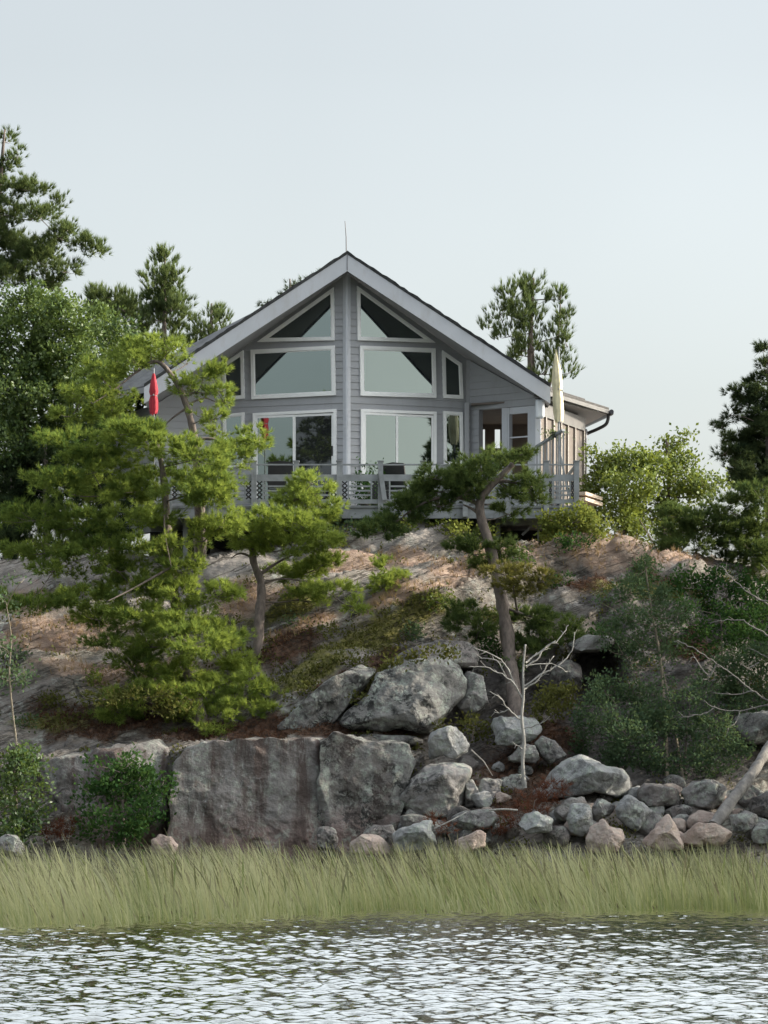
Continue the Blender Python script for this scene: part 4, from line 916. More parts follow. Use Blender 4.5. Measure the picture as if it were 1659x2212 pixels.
BL = [
 ('boulder', 'upright grey rock slab leaning against the right end of the lichen dome', [(1003, 1453), (1045, 1460), (1056, 1523), (1015, 1562), (984, 1523)], 71.0, .9, 'rock', 21),
 ('boulder', 'ledge slab filling the gap between the lichen dome and the cliff top', [(720, 1584), (800, 1586), (900, 1590), (930, 1604), (880, 1612), (760, 1608)], 70.4, 1.4, 'rock', 22),
 ('boulder', 'blocky grey boulder perched on top of the big rounded one', [(920, 1604), (931, 1582), (984, 1569), (1003, 1586), (1010, 1604), (1010, 1620), (987, 1643), (959, 1634), (929, 1641)], 69.3, .75, 'rock_pale', 23),
 ('boulder', 'big rounded grey boulder right of the cliff carrying a block', [(857, 1718), (885, 1680), (918, 1646), (990, 1644), (1018, 1662), (1010, 1690), (998, 1740), (973, 1764), (870, 1760), (859, 1736)], 69.0, 1.3, 'rock', 24),
 ('boulder', 'narrow upright rock wedged against the right of the big rounded boulder', [(1004, 1690), (1020, 1684), (1034, 1704), (1029, 1740), (1004, 1748)], 69.0, .5, 'rock', 25),
 ('boulder', 'squarish grey rock left of the dead birch foot', [(1037, 1682), (1087, 1682), (1086, 1707), (1073, 1742), (1037, 1748), (1031, 1712)], 69.2, .7, 'rock', 26),
 ('boulder', 'dark rock right under the dead birch trunk', [(1084, 1679), (1126, 1672), (1146, 1700), (1120, 1728), (1080, 1722)], 69.5, .7, 'rock', 27),
 ('boulder', 'flat topped slab behind the middle of the dead birch', [(1058, 1576), (1073, 1543), (1112, 1551), (1120, 1546), (1154, 1554), (1170, 1578), (1148, 1601), (1134, 1604), (1073, 1613), (1059, 1598)], 70.2, .9, 'rock_pale', 28),
 ('boulder', 'small triangular block under the flat slab behind the dead birch', [(1093, 1640), (1126, 1607), (1154, 1607), (1168, 1640), (1156, 1648), (1112, 1645)], 69.9, .6, 'rock', 29),
 ('boulder', 'tilted grey block to the right of the dead birch trunk', [(1156, 1607), (1170, 1591), (1201, 1601), (1225, 1632), (1184, 1652)], 70.0, .6, 'rock', 30),
 ('boulder', 'largest pale domed boulder below the green bushes', [(1157, 1714), (1181, 1662), (1215, 1643), (1254, 1632), (1279, 1640), (1309, 1657), (1337, 1659), (1356, 1676), (1372, 1710), (1337, 1724), (1281, 1708), (1226, 1722), (1170, 1728)], 69.0, 1.5, 'rock_pale', 31),
 ('boulder', 'pale egg shaped boulder standing on end in the shore heap', [(1224, 1770), (1234, 1740), (1254, 1730), (1270, 1738), (1283, 1762), (1280, 1786), (1259, 1805), (1229, 1797)], 67.6, .55, 'rock_pale', 32),
 ('boulder', 'small rounded rock between the egg shaped boulder and the white flecked one', [(1276, 1743), (1292, 1727), (1309, 1729), (1329, 1743), (1315, 1764), (1284, 1773)], 67.9, .5, 'rock', 33),
 ('boulder', 'angular grey boulder flecked white above the pink one', [(1329, 1746), (1354, 1721), (1392, 1735), (1414, 1751), (1394, 1781), (1376, 1795), (1348, 1783), (1331, 1767)], 67.8, .7, 'rock_pale', 34),
 ('boulder', 'broad pale pink boulder at the edge of the reeds', [(1265, 1812), (1281, 1774), (1306, 1770), (1315, 1786), (1345, 1791), (1354, 1817), (1330, 1840), (1268, 1842)], 67.0, .7, 'rock_pink', 35),
 ('boulder', 'pointed pink boulder shaped like a tent at the reed edge', [(1386, 1820), (1442, 1760), (1459, 1780), (1472, 1812), (1478, 1832), (1434, 1838)], 67.0, .7, 'rock_pink', 36),
 ('boulder', 'long low brownish rock at the foot of the fallen log', [(1466, 1808), (1506, 1777), (1556, 1779), (1583, 1798), (1574, 1826), (1472, 1830)], 67.2, .7, 'rock_pink', 37),
 ('boulder', 'pale topped block at the right of the fallen log foot', [(1577, 1762), (1615, 1753), (1642, 1764), (1636, 1784), (1609, 1802), (1587, 1797)], 67.3, .6, 'rock', 38),
 ('boulder', 'low flat rock cut by the right edge beside the reeds', [(1622, 1800), (1640, 1780), (1665, 1773), (1700, 1800), (1690, 1825), (1626, 1822)], 67.1, .6, 'rock', 39),
 ('boulder', 'wide brown grey boulder left of the fallen log', [(1470, 1709), (1498, 1687), (1545, 1684), (1568, 1704), (1564, 1731), (1531, 1747), (1481, 1740)], 68.7, .9, 'rock', 40),
 ('boulder', 'dark brown boulder right of the largest pale one', [(1374, 1709), (1392, 1690), (1437, 1698), (1470, 1707), (1467, 1738), (1420, 1746), (1381, 1735)], 68.7, .9, 'rock_dark', 41),
 ('boulder', 'white splashed rounded rock inside the russet brush', [(1118, 1780), (1134, 1759), (1165, 1752), (1197, 1768), (1194, 1796), (1140, 1800)], 67.3, .6, 'rock_pale', 42),
 ('boulder', 'flat grey slab lying below the squarish rock', [(965, 1776), (995, 1752), (1056, 1746), (1080, 1765), (1060, 1792), (1001, 1796)], 68.0, .8, 'rock', 43),
 ('boulder', 'slanting slab running down left of the egg shaped boulder', [(1190, 1752), (1220, 1730), (1262, 1720), (1268, 1734), (1232, 1775), (1200, 1772)], 68.1, .6, 'rock', 44),
 ('boulder', 'long grey rock with white bleached edge at the reeds below the rounded boulder', [(845, 1800), (880, 1786), (906, 1779), (914, 1771), (934, 1771), (931, 1790), (946, 1822), (920, 1842), (856, 1840)], 67.2, .7, 'rock_pale', 45),
 ('boulder', 'small pale pink stones half sunk in the reeds', [(980, 1816), (1012, 1804), (1034, 1793), (1050, 1801), (1048, 1830), (1000, 1842)], 66.9, .5, 'rock_pink', 46),
 ('boulder', 'orange pink low boulder at the reeds below the cliff corner', [(755, 1822), (784, 1803), (819, 1806), (838, 1822), (850, 1845), (756, 1848)], 67.3, .6, 'rock_pink', 47),
 ('boulder', 'brownish flat rock leaning on the foot of the cliff corner', [(785, 1800), (810, 1783), (845, 1782), (856, 1797), (850, 1822), (790, 1822)], 67.7, .7, 'rock_dark', 48),
 ('boulder', 'dark broken stump of rock at the foot of the broad cliff', [(682, 1786), (704, 1784), (726, 1792), (728, 1836), (686, 1838)], 67.9, .5, 'rock_dark', 49),
 ('boulder', 'rounded rock cut by the right edge behind the fallen log', [(1622, 1722), (1659, 1712), (1700, 1740), (1690, 1770), (1618, 1764)], 68.5, .8, 'rock_dark', 50),
 ('boulder', 'pale block half hidden by the lower green bush at the right edge', [(1582, 1560), (1600, 1540), (1660, 1536), (1700, 1570), (1690, 1610), (1600, 1600)], 70.8, .9, 'rock', 51),
 ('boulder', 'small stone chocked under the big rounded boulder', [(858, 1764), (888, 1758), (926, 1764), (928, 1782), (872, 1786)], 68.4, .5, 'rock_dark', 52),
 ('boulder', 'overhanging slab roofing the black hollow in the slope', [(1222, 1392), (1262, 1372), (1318, 1376), (1332, 1390), (1290, 1408), (1240, 1410)], 72.2, 1.6, 'rock', 53),
 ('boulder', 'reddish brown block in the mouth of the black hollow', [(1186, 1470), (1200, 1432), (1236, 1422), (1258, 1440), (1254, 1488), (1210, 1496)], 72.0, .9, 'rock_dark', 54),
 ('boulder', 'little pale stone poking from the reeds under the maple bush', [(326, 1816), (345, 1800), (372, 1806), (386, 1828), (380, 1845), (330, 1845)], 67.3, .5, 'rock_pink', 59),
 ('boulder', 'grey rock at the lower left edge behind the reeds', [(-20, 1820), (10, 1802), (40, 1806), (52, 1830), (44, 1850), (-20, 1850)], 66.9, .6, 'rock', 60),
]
for nm, lb, ol, Y, dp, mt, sd_ in BL:
    rock(nm, lb, 'boulder', ol, Y, dp, mt, sd_, 104 if len(ol) > 8 else 80, 52, 11, .065, .66, BG if sd_ < 53 else None)

rg = random.Random(77)
for k in range(104):
    px, py = rg.uniform(850, 1680), 0
    lo = 1640 if 1000 < px < 1180 else (1690 if px > 1000 else 1760)
    py = rg.uniform(lo, 1815); sz = rg.uniform(15, 34) * (1.25 if py > 1770 else 1)
    n_ = rg.randint(6, 8); ol = [(px + sz * rg.uniform(.75, 1.15) * math.cos(2 * math.pi * i / n_), py + sz * rg.uniform(.55, .85) * math.sin(2 * math.pi * i / n_)) for i in range(n_)]
    rock('stone', 'small stone wedged among the boulders of the shore heap', 'stone', ol, GY(px, py) - rg.uniform(.1, .45), sz * .013, rg.choice(['rock', 'rock', 'rock_dark', 'rock_pale', 'rock_pink']), 400 + k, 32, 20, 8, .05, .6, 'small stones filling the shore heap')
# ------------------------------------------------------------------ trees
A2 = [(180,960,100,30),(280,930,80,30),(330,960,90,40),(420,985,90,35),(200,1010,80,35),(130,1050,70,30),(460,1040,60,35),(420,1060,80,35),(330,1050,80,40),(230,1060,90,35),(80,1120,90,25),(170,1130,90,35),(300,1120,90,30),(460,1080,60,30),(480,1130,50,30),(100,1190,90,22),(210,1190,90,30),(320,1180,80,30),(440,1160,40,30),(400,1230,60,30),(120,1232,70,16),(260,1230,70,25),(60,1300,100,22),(180,1290,90,28),(290,1270,80,28),(390,1280,70,35),(470,1280,50,30),(210,1330,80,25),(300,1330,80,30),(400,1340,90,35),(330,1390,80,30),(430,1390,90,35),(230,1385,50,18),(290,1440,60,30),(390,1450,90,35),(490,1420,60,35),(500,1370,40,30),(330,1500,90,30),(250,1530,60,25),(430,1510,80,30),(520,1480,70,30),(570,1520,60,35),(480,1550,90,35),(590,1545,40,25),(420,1590,50,25),(520,1580,60,20),(330,1550,70,22)]
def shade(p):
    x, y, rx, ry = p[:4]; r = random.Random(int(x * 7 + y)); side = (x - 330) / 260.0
    return (x, y, rx, ry, -0.5 * max(0, 1 - abs(x - 380) / 260) + r.uniform(-.45, .45), .26 * side + r.uniform(-.16, .18))  # needle tint rises to the right, painting in the sunlit side
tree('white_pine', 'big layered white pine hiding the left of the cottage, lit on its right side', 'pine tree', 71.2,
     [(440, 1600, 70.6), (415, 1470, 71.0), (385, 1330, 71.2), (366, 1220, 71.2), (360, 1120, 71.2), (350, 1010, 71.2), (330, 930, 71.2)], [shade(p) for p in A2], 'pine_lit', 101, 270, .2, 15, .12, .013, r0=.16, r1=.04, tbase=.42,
     extra=[([(355, 1090, 70.4), (356, 1150, 70.3), (370, 1225, 70.3)], .022), ([(370, 1225, 70.6), (290, 1270, 70.3), (230, 1300, 70)], .03)])
tree('white_pine', 'wind bent pine arching over the red umbrella in front of the cottage', 'pine tree', 74.0,
     [(433, 1228, 76.0), (432, 1150, 75.2), (430, 1060, 74.3), (422, 960, 74.0), (404, 880, 74.0), (378, 822, 74.0), (340, 781, 74.0), (300, 800, 74.0), (255, 835, 73.8), (200, 872, 73.5)],
     [(372,748,44,17,0,.1,.75),(322,740,44,15,0,.1,.75),(404,778,22,10,0,.1,.7),(440,812,36,13,0,.1,.8),(470,842,32,16),(425,842,42,14),(275,772,60,22),(215,800,60,25),(180,850,70,25),(240,878,50,16),(300,745,40,16),(530,955,45,32),(560,950,25,22),(500,985,45,28),(470,935,30,22,0,.0,.5),(440,900,30,18,0,-.1,.4),(150,890,60,20),(330,768,50,10,0,0,.7),(300,786,40,9,0,0,.7),(255,845,50,12),(450,796,42,15),(402,822,32,15),(480,860,26,14),(460,905,34,20,0,-.05,.6)], 'pine_lit', 111, 240, .18, 15, .12, .013, bark='bark', r0=.15, r1=.014, taper=1.5, tbase=.48,
     extra=[([(422, 950), (460, 948), (487, 965), (490, 985)], .035), ([(405, 880), (370, 905), (335, 940)], .03), ([(404, 875), (440, 860), (470, 870)], .025), ([(432, 1060, 73.8), (438, 1130, 73.7), (440, 1200, 73.7)], .02)])
tree('white_pine', 'bright yellow green pine in the centre standing on a bare straight trunk', 'pine tree', 72.6,
     [(555, 1428, 72.2), (560, 1340, 72.4), (564, 1262, 72.6), (546, 1205, 72.6), (560, 1155, 72.6), (610, 1105, 72.6), (660, 1060, 72.6)],
     [(680,1058,48,30,0,.2),(640,1090,60,32,0,.15),(702,1100,36,30,0,.1),(570,1130,70,28,0,.2),(640,1140,80,30,-.4,.2),(530,1160,45,22,0,.1),(690,1160,48,32,0,.15),(610,1182,80,24,-.3,.1),(700,1212,48,24,0,.05),(650,1232,60,22,0,0),(720,1280,70,22,-.3,.1),(640,1290,60,16,0,.0,.7),(770,1312,40,11,-.3,.1),(600,1240,50,22,.3,-.15,.5),(675,1040,26,18,0,.1)], 'pine_lit', 121, 280, .19, 15, .12, .013, r0=.115, r1=.04, tbase=.55,
     extra=[([(546, 1205), (520, 1195), (500, 1205)], .03), ([(564, 1262), (610, 1250), (690, 1262)], .03), ([(562, 1240), (600, 1215), (650, 1190)], .04)])
C3 = [(830,1142,38,24),(862,1112,48,24),(900,1082,52,26),(940,1052,58,26),(990,1032,58,24),(1040,1012,58,24),(1088,994,44,26),(1120,978,26,18),(1000,1062,48,18),(950,1088,38,16),(1142,1045,34,26),(1112,1062,32,20),(1160,1076,22,20),(1100,1102,28,14),(1020,1187,44,24),(1082,1180,36,24),(1060,1207,38,14),(800,1150,22,14),(930,1030,40,14)]
tree('bonsai_pine', 'leaning dark pine with bent trunk and windswept pads in front of the deck', 'pine tree', 72.0,
     [(1118, 1585, 70.9), (1112, 1520, 71.2), (1100, 1410, 71.8), (1086, 1310, 72.0), (1070, 1230, 72.0), (1058, 1180, 72.0), (1040, 1122, 72.0), (1037, 1085, 72.0), (1058, 1052, 72.0), (1085, 1026, 72.0), (1108, 1002, 72.0)],
     [(p[0], p[1], p[2] * 1.06, p[3] * 1.22, 0, (p[0] - 1000) / 900.0) for p in C3] + [(1010,1320,42,18,.2,-.1),(985,1346,35,16,.2,-.1),(1040,1350,36,20,.3,-.1),(1150,1332,50,24,.2,-.05),(1200,1346,50,26,.2,-.05),(1170,1382,58,22,.3,-.1),(1226,1372,36,18,.2,-.1),(1112,1322,30,18,.4,-.1),(1140,1400,40,16,.3,-.1),(975,1322,24,14,.2,-.1),(1240,1345,24,14,.2,-.1),(1030,1376,36,12,.3,-.15)], 'pine_dark', 131, 310, .18, 15, .115, .013, r0=.16, r1=.055, tbase=.42,
     extra=[([(1040, 1115), (1018, 1098), (1000, 1090)], .04), ([(1038, 1090), (990, 1075), (930, 1080), (870, 1115)], .05), ([(1075, 1038), (1110, 1042), (1150, 1052)], .045), ([(1086, 1310), (1140, 1330), (1200, 1345)], .035)])
tree('white_pine', 'small yellowing pine sprig growing against the bent trunk', 'pine tree', 71.3, [(1120, 1330, 72.2), (1112, 1290, 71.6), (1108, 1250, 71.3)],
     [(1080,1236,38,16),(1130,1246,54,20),(1172,1252,28,18),(1100,1266,38,14),(1140,1275,40,14)], 'pine_yellow', 141, 260, .17, 15, .11, .012, r0=.03, r1=.015)
tree('pine_bush', 'small bright pine bush alone on the bare rock slope', 'pine bush', 73.5, [(842, 1292, 74.0), (842, 1262, 73.6), (834, 1225, 73.5)],
     [(830,1226,20,20,0,.2),(852,1252,40,20,0,.15),(824,1264,28,18,0,.1),(868,1258,22,14,0,.1),(845,1278,30,10,0,-.1)], 'pine_lit', 151, 330, .16, 15, .11, .012, r0=.035, r1=.02)

tree('tall_pine', 'tallest pine rising past the left edge behind the oaks', 'pine tree', 86.0, [(-40, 1180), (-30, 900), (-15, 600), (0, 400), (10, 280)],
     [(10,292,10,26),(20,352,30,18),(30,400,48,22),(70,412,36,20),(20,460,60,22),(90,472,48,18),(40,520,70,26),(130,512,46,20),(192,538,40,11),(90,562,80,22),(145,585,38,11),(30,592,60,22),(60,612,58,9),(-30,380,40,30),(-50,470,60,40),(-40,560,70,40),(222,532,16,7),(40,340,10,14),(-10,430,50,24),(-10,500,60,26),(60,540,70,24),(170,520,36,16),(110,440,22,16),(20,590,70,22),(110,600,40,14),(150,500,30,14)], 'pine_back', 161, 240, .19, 13, .14, .014, up=1.0, flat=.8, r0=.16, r1=.02, tbase=.4)
tree('tall_pine', 'slim pine with upswept branches standing left of the cottage roof', 'pine tree', 86.0, [(352, 1000), (354, 760), (356, 640), (356, 540)],
     [(355,546,10,16),(354,566,22,26),(336,602,34,22),(356,620,30,24),(372,668,34,24),(340,664,34,22),(376,600,22,22),(350,640,42,22),(386,640,22,20),(360,680,42,22),(330,690,32,18),(376,715,28,20),(350,742,34,20),(345,780,30,20)], 'pine_back', 162, 215, .18, 12, .16, .014, up=1.7, flat=1.0, r0=.09, r1=.012, tbase=.5)
tree('tall_pine', 'pale topped group of pine leaders between the oak and the slim pine', 'pine tree', 87.0, [(250, 1000), (250, 800), (248, 620)],
     [(230,660,40,24),(270,668,34,22),(208,630,18,24),(250,640,24,24),(282,652,20,20),(240,682,50,22),(200,668,22,20),(286,694,30,20),(310,730,40,25)], 'pine_back', 163, 215, .18, 12, .16, .014, up=1.7, flat=1.0, r0=.09, r1=.012, tbase=.5)
tree('tall_pine', 'pine top just showing above the left roof plane', 'pine tree', 92.0, [(452, 900), (455, 760), (457, 655)],
     [(457,678,26,22),(478,692,14,18),(440,712,34,20),(418,700,10,26),(420,740,30,25),(470,725,30,20),(455,770,50,30)], 'pine_back', 164, 180, .18, 12, .16, .013, up=1.7, flat=1.0, r0=.12, r1=.02, tbase=.5)
tree('far_spruce', 'treetop sprigs poking over the left slope of the roof', 'spruce tree', 97.0, [(630, 900), (632, 720), (626, 602)],
     [(630,616,15,11),(648,636,30,18),(610,650,20,14),(575,658,9,9),(694,590,9,5),(676,602,16,10),(640,680,60,40)], 'spruce', 165, 160, .16, 12, .13, .013, r0=.12, r1=.02, twigs=0)
tree('tall_pine', 'twin topped pine standing behind the right slope of the roof', 'pine tree', 93.0, [(1150, 1150), (1150, 900), (1146, 720), (1152, 600)],
     [(1130,622,32,20),(1100,642,32,22),(1152,652,36,22),(1080,672,28,20),(1122,682,42,22),(1062,700,24,12),(1150,702,36,22),(1100,722,38,20),(1210,642,16,26),(1224,682,20,26),(1202,722,32,22),(1226,742,16,22),(1150,752,48,22),(1110,760,32,13),(1200,772,34,22),(1170,802,44,18),(1222,802,22,18),(1150,615,16,18)], 'pine_back', 166, 175, .18, 11, .17, .014, up=1.8, flat=1.1, r0=.16, r1=.03, tbase=.36,
     extra=[([(1165, 900), (1200, 780), (1212, 625)], .05)])
tree('spruce_tree', 'dark ragged spruce at the right edge of the hilltop', 'spruce tree', 82.0, [(1665, 1320), (1664, 1000), (1662, 735)],
     [(1656,768,12,30),(1642,822,22,20),(1602,850,32,16),(1642,872,38,22),(1576,892,20,14),(1560,914,11,18),(1640,922,48,25),(1600,942,46,18),(1640,982,48,28),(1590,988,42,22),(1562,978,26,11),(1640,1042,50,35),(1600,1030,40,25),(1690,900,50,60),(1700,1010,60,60),(1656,860,34,30),(1625,905,34,22),(1640,955,44,24),(1600,975,40,22),(1620,1020,50,28),(1655,800,20,26)], 'spruce', 167, 380, .19, 14, .12, .013, r0=.2, r1=.03)
tree('pine_boughs', 'low spreading pine with dark horizontal boughs at the right edge', 'pine tree', 77.5, [(1700, 1330), (1690, 1240), (1660, 1120)],
     [(1480,1112,68,22),(1560,1092,68,26),(1622,1122,58,28),(1540,1152,78,25),(1622,1182,58,25),(1650,1232,40,22),(1446,1142,40,18),(1572,1212,58,22),(1640,1070,50,25),(1500,1180,64,24),(1445,1182,50,18),(1600,1150,60,30),(1560,1240,60,18),(1520,1130,70,24),(1650,1190,50,36),(1620,1260,50,20)], 'pine_dark', 168, 280, .2, 15, .12, .013, r0=.12, r1=.05, tbase=.35)

LF = dict(kind='leaf', per=3, length=.082, width=.046, spread=1.1, flat=.8, deep=.9)
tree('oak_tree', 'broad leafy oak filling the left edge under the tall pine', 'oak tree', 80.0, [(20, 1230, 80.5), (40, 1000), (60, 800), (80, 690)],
     [(60,660,88,40,0,.15),(150,692,86,46,0,.15),(40,742,80,58,-.4,.1),(130,782,98,58,-.5,.1),(60,852,88,66,-.6,0),(170,882,86,58,-.7,0),(50,970,80,68,-.4,-.2),(150,980,78,50,-.4,-.2),(60,1080,70,58,0,-.25),(-40,760,60,90,0,0),(20,900,60,60,.6,-.2),(110,930,80,50,.6,-.2),(30,1000,70,60,.5,-.3)], 'oak', 171, 520, .22, r0=.2, r1=.06, tbase=.5, **LF)  # pad tints paint a lit top and a shaded base into the crown
tree('oak_tree', 'second oak whose crown meets the slim pine left of the cottage', 'oak tree', 82.0, [(245, 1230), (250, 1000), (262, 850), (255, 740)],
     [(240,722,70,42,0,.05),(245,800,70,48,-.2,0),(300,760,40,30,0,.05),(255,880,65,48,0,-.1),(270,960,60,50,.2,-.2),(200,1040,60,60,.3,-.25),(190,950,60,50,.4,-.25)], 'oak', 172, 520, .22, r0=.16, r1=.05, tbase=.45, **LF)  # lit top and dim base painted in by pad tint here too
tree('dark_spruce', 'shadowy spruce low between the oaks and the layered pine', 'spruce tree', 79.0, [(100, 1240), (100, 1100), (98, 960)],
     [(95,1000,70,35),(110,1050,90,40),(60,1110,90,40),(150,1120,80,40),(30,1180,70,35),(20,1050,60,50),(180,1060,70,50),(200,1170,80,30),(10,1130,50,50),(120,1180,90,26),(250,1110,60,50)], 'spruce', 173, 260, .2, 14, .12, .013, r0=.12, r1=.03, tbase=.2)
tree('sumac_tree', 'yellow green leafy tree at the right end of the deck', 'tree', 79.5, [(1345, 1215, 78.0), (1345, 1130), (1335, 1010)],
     [(1330,990,48,24,0,.05),(1296,1012,32,26),(1372,1002,46,32),(1290,1062,38,32),(1350,1052,58,38,-.3,.1),(1330,1112,58,34,-.2,.1),(1380,1150,46,28),(1280,1110,25,20),(1275,985,10,14,0,-.2),(1300,1150,30,20)], 'olive', 174, 430, .19, r0=.07, r1=.03, tbase=.5, **LF)
tree('young_oak', 'olive leafed young oak between the sumac and the dark spruce', 'oak tree', 80.0, [(1438, 1240, 78.4), (1436, 1150), (1446, 1030), (1440, 950)],
     [(1440,964,30,28,0,.0,.7),(1420,1022,58,34),(1480,1002,46,24,0,0,.7),(1400,1090,66,36,-.3,.1),(1482,1062,56,34),(1440,1130,58,28),(1520,1042,44,24,0,-.1),(1475,945,12,16,0,-.2),(1425,1185,25,35,0,.1,.5)], 'olive', 175, 400, .2, r0=.07, r1=.03, tbase=.42, **LF,
     extra=[([(1430, 1240, 78.2), (1420, 1190, 78.4), (1380, 1120, 79)], .03), ([(1442, 1240, 78.2), (1462, 1180, 78.6), (1490, 1090, 79)], .03)])
LS = dict(LF); LS.update(length=.075, width=.042)
tree('fern_bush', 'light green feathery bush under the right end of the deck', 'bush', 75.6, [(1240, 1190), (1240, 1160), (1236, 1130)],
     [(1200,1132,28,22),(1240,1122,38,25),(1290,1142,38,26),(1222,1162,44,16),(1272,1166,38,14),(1180,1150,18,14)], 'fern', 176, 520, .15, r0=.03, r1=.015, tbase=.5, **LS)
tree('leafy_hedge', 'low yellow green leafy strip growing below the middle of the deck', 'bush', 75.8, [(960, 1165), (960, 1150)],
     [(925,1138,28,10),(965,1142,32,11),(1000,1150,28,11),(770,1136,26,9),(815,1142,28,10),(1055,1152,24,10),(870,1140,26,9)], 'fern', 177, 560, .12, r0=.02, r1=.01, tbase=.55, **LS)
LX = dict(LS); LX.update(length=.062, width=.034, flat=1.0)
tree('aspen_tree', 'slender aspen with two pale stems in front of the right slope', 'aspen tree', 71.4, [(1442, 1690, 69.6), (1434, 1520, 71.0), (1424, 1410, 71.2), (1404, 1300, 71.4), (1392, 1205, 71.4)],
     [(1390,1226,28,30,0,0,.7),(1362,1272,36,26,0,0,.8),(1418,1282,40,28),(1350,1334,50,26),(1430,1346,52,30),(1320,1362,38,16,0,0,.7),(1396,1396,60,26),(1474,1318,26,20,0,0,.7),(1345,1410,44,16,0,-.1,.7),(1450,1410,36,22,0,0,.6),(1300,1300,20,14,0,0,.6),(1380,1440,50,14,0,0,.4)], 'aspen', 178, 430, .17, bark='bark_pale', r0=.042, r1=.014, **LX,
     extra=[([(1476, 1685, 69.6), (1452, 1545, 70.9), (1428, 1430, 71.3)], .036)])
tree('green_bush', 'dense dark green bush above the largest pale boulder', 'bush', 70.4, [(1330, 1690), (1335, 1620), (1330, 1520)],
     [(1310,1492,60,26),(1390,1506,70,32),(1290,1552,44,34,-.2),(1350,1580,80,40,-.4),(1262,1606,28,30),(1330,1632,56,28),(1400,1556,60,36),(1265,1570,22,20)], 'aspen', 179, 430, .19, r0=.03, r1=.015, tbase=.32, **LX)
tree('green_bush', 'spreading green bush left of the fallen log', 'bush', 70.2, [(1480, 1700), (1480, 1640), (1484, 1560)],
     [(1450,1562,76,40),(1540,1582,66,40),(1420,1640,80,34,-.3),(1510,1645,80,32,-.3),(1490,1500,60,30,0,0,.7),(1580,1630,36,30),(1410,1680,46,12),(1560,1530,46,24,0,0,.6)], 'aspen', 180, 420, .19, r0=.03, r1=.015, tbase=.3, **LX)
tree('green_bush', 'dark green bush filling the bank behind the bare branches at the right edge', 'bush', 71.6, [(1600, 1640), (1602, 1560), (1606, 1480)],
     [(1600,1470,70,34),(1560,1430,50,26),(1640,1440,50,40),(1620,1530,60,36),(1570,1500,44,28),(1650,1580,40,34),(1520,1470,36,20,0,0,.7)], 'aspen', 196, 400, .19, r0=.03, r1=.015, tbase=.28, **LX)
tree('green_bush', 'loose dark scrub between the slender aspen and the pine boughs', 'bush', 73.4, [(1560, 1420), (1560, 1380), (1556, 1330)],
     [(1550,1330,60,24),(1610,1370,50,26),(1500,1370,44,22),(1640,1330,44,30),(1560,1400,60,20),(1480,1310,36,18)], 'maple', 197, 360, .19, r0=.025, r1=.012, tbase=.3, **LX)
tree('oak_shrub', 'small shrub with yellowing leaves right of the dead birch', 'shrub', 70.9, [(1200, 1560), (1198, 1530), (1200, 1500)],
     [(1196,1500,32,20,0,.1),(1226,1490,20,15,0,.2),(1176,1530,30,18),(1215,1530,25,16)], 'cover', 181, 420, .14, r0=.02, r1=.01, tbase=.65, **LS)
tree('oak_shrub', 'tuft of olive leaves beside the perched block', 'shrub', 70.2, [(1020, 1600), (1022, 1580), (1020, 1565)],
     [(1012,1562,26,14),(1034,1575,16,14),(960,1562,16,7,0,.2),(905,1612,22,10)], 'cover', 182, 420, .12, r0=.015, r1=.01, tbase=.4, **LS)
tree('maple_bush', 'round deep green maple bush in front of the dark left cliff', 'bush', 67.9, [(268, 1835), (266, 1760), (262, 1670)],
     [(258,1662,46,26,0,.1),(228,1692,46,28),(300,1682,42,26),(260,1722,68,32,-.2),(226,1752,46,22,-.2),(306,1742,40,28),(270,1782,52,22),(330,1712,25,30),(216,1792,38,18),(312,1784,40,20),(196,1722,22,18),(285,1640,25,12),(262,1812,45,12),(352,1690,14,18),(214,1650,16,14)], 'maple', 183, 400, .26, r0=.04, r1=.02, tbase=.45, kind='leaf', per=2, length=.075, width=.042, spread=.9, flat=.42, deep=.9)
tree('shore_shrub', 'olive shrub hanging over the reeds at the lower left edge', 'shrub', 67.6, [(40, 1830), (35, 1740), (30, 1650)],
     [(28,1652,48,42,0,.15),(66,1642,36,26),(16,1722,34,54,0,.1),(60,1762,44,46,0,-.2),(30,1800,40,40,0,-.25),(85,1700,20,20)], 'oak', 184, 360, .2, r0=.04, r1=.02, tbase=.2, **LS)
tree('birch_sapling', 'thin birch sapling with sparse leaves at the left edge', 'birch tree', 69.3, [(36, 1610, 69.2), (25, 1520), (20, 1450), (24, 1380), (14, 1310)],
     [(18,1462,36,26,0,0,.6),(52,1450,18,22,0,0,.7),(14,1292,18,26,0,.2,.4),(14,1392,20,26,0,0,.4),(46,1255,22,12,0,.1,.4)], 'aspen', 185, 300, .16, bark='bark_pale', r0=.026, r1=.010, **LS)
tree('heath_shrub', 'brown olive heath hanging over the upper left edge of the lichen dome', 'shrub', 70.3, [(800, 1500), (802, 1480)],
     [(772,1506,26,9),(806,1470,34,9,0,-.1),(846,1436,36,9),(900,1418,40,8,0,-.15),(742,1536,22,9,0,-.2),(960,1408,36,8)], 'cover', 192, 420, .11, r0=.015, r1=.01, tbase=.4, **LS)
tree('heath_shrub', 'dark leafy scrub on the shaded bank under the right hand pine boughs', 'shrub', 74.6, [(1570, 1330, 75.2), (1570, 1290)],
     [(1500,1262,60,22),(1570,1262,70,28),(1640,1300,60,36),(1520,1316,50,20),(1600,1340,60,26,0,.2),(1460,1330,40,24),(1420,1260,40,18),(1530,1420,60,26),(1610,1450,56,30),(1480,1450,44,20),(1560,1390,50,22,0,.3),(1650,1390,40,28)], 'maple', 193, 330, .19, r0=.02, r1=.01, tbase=.15, **LS)
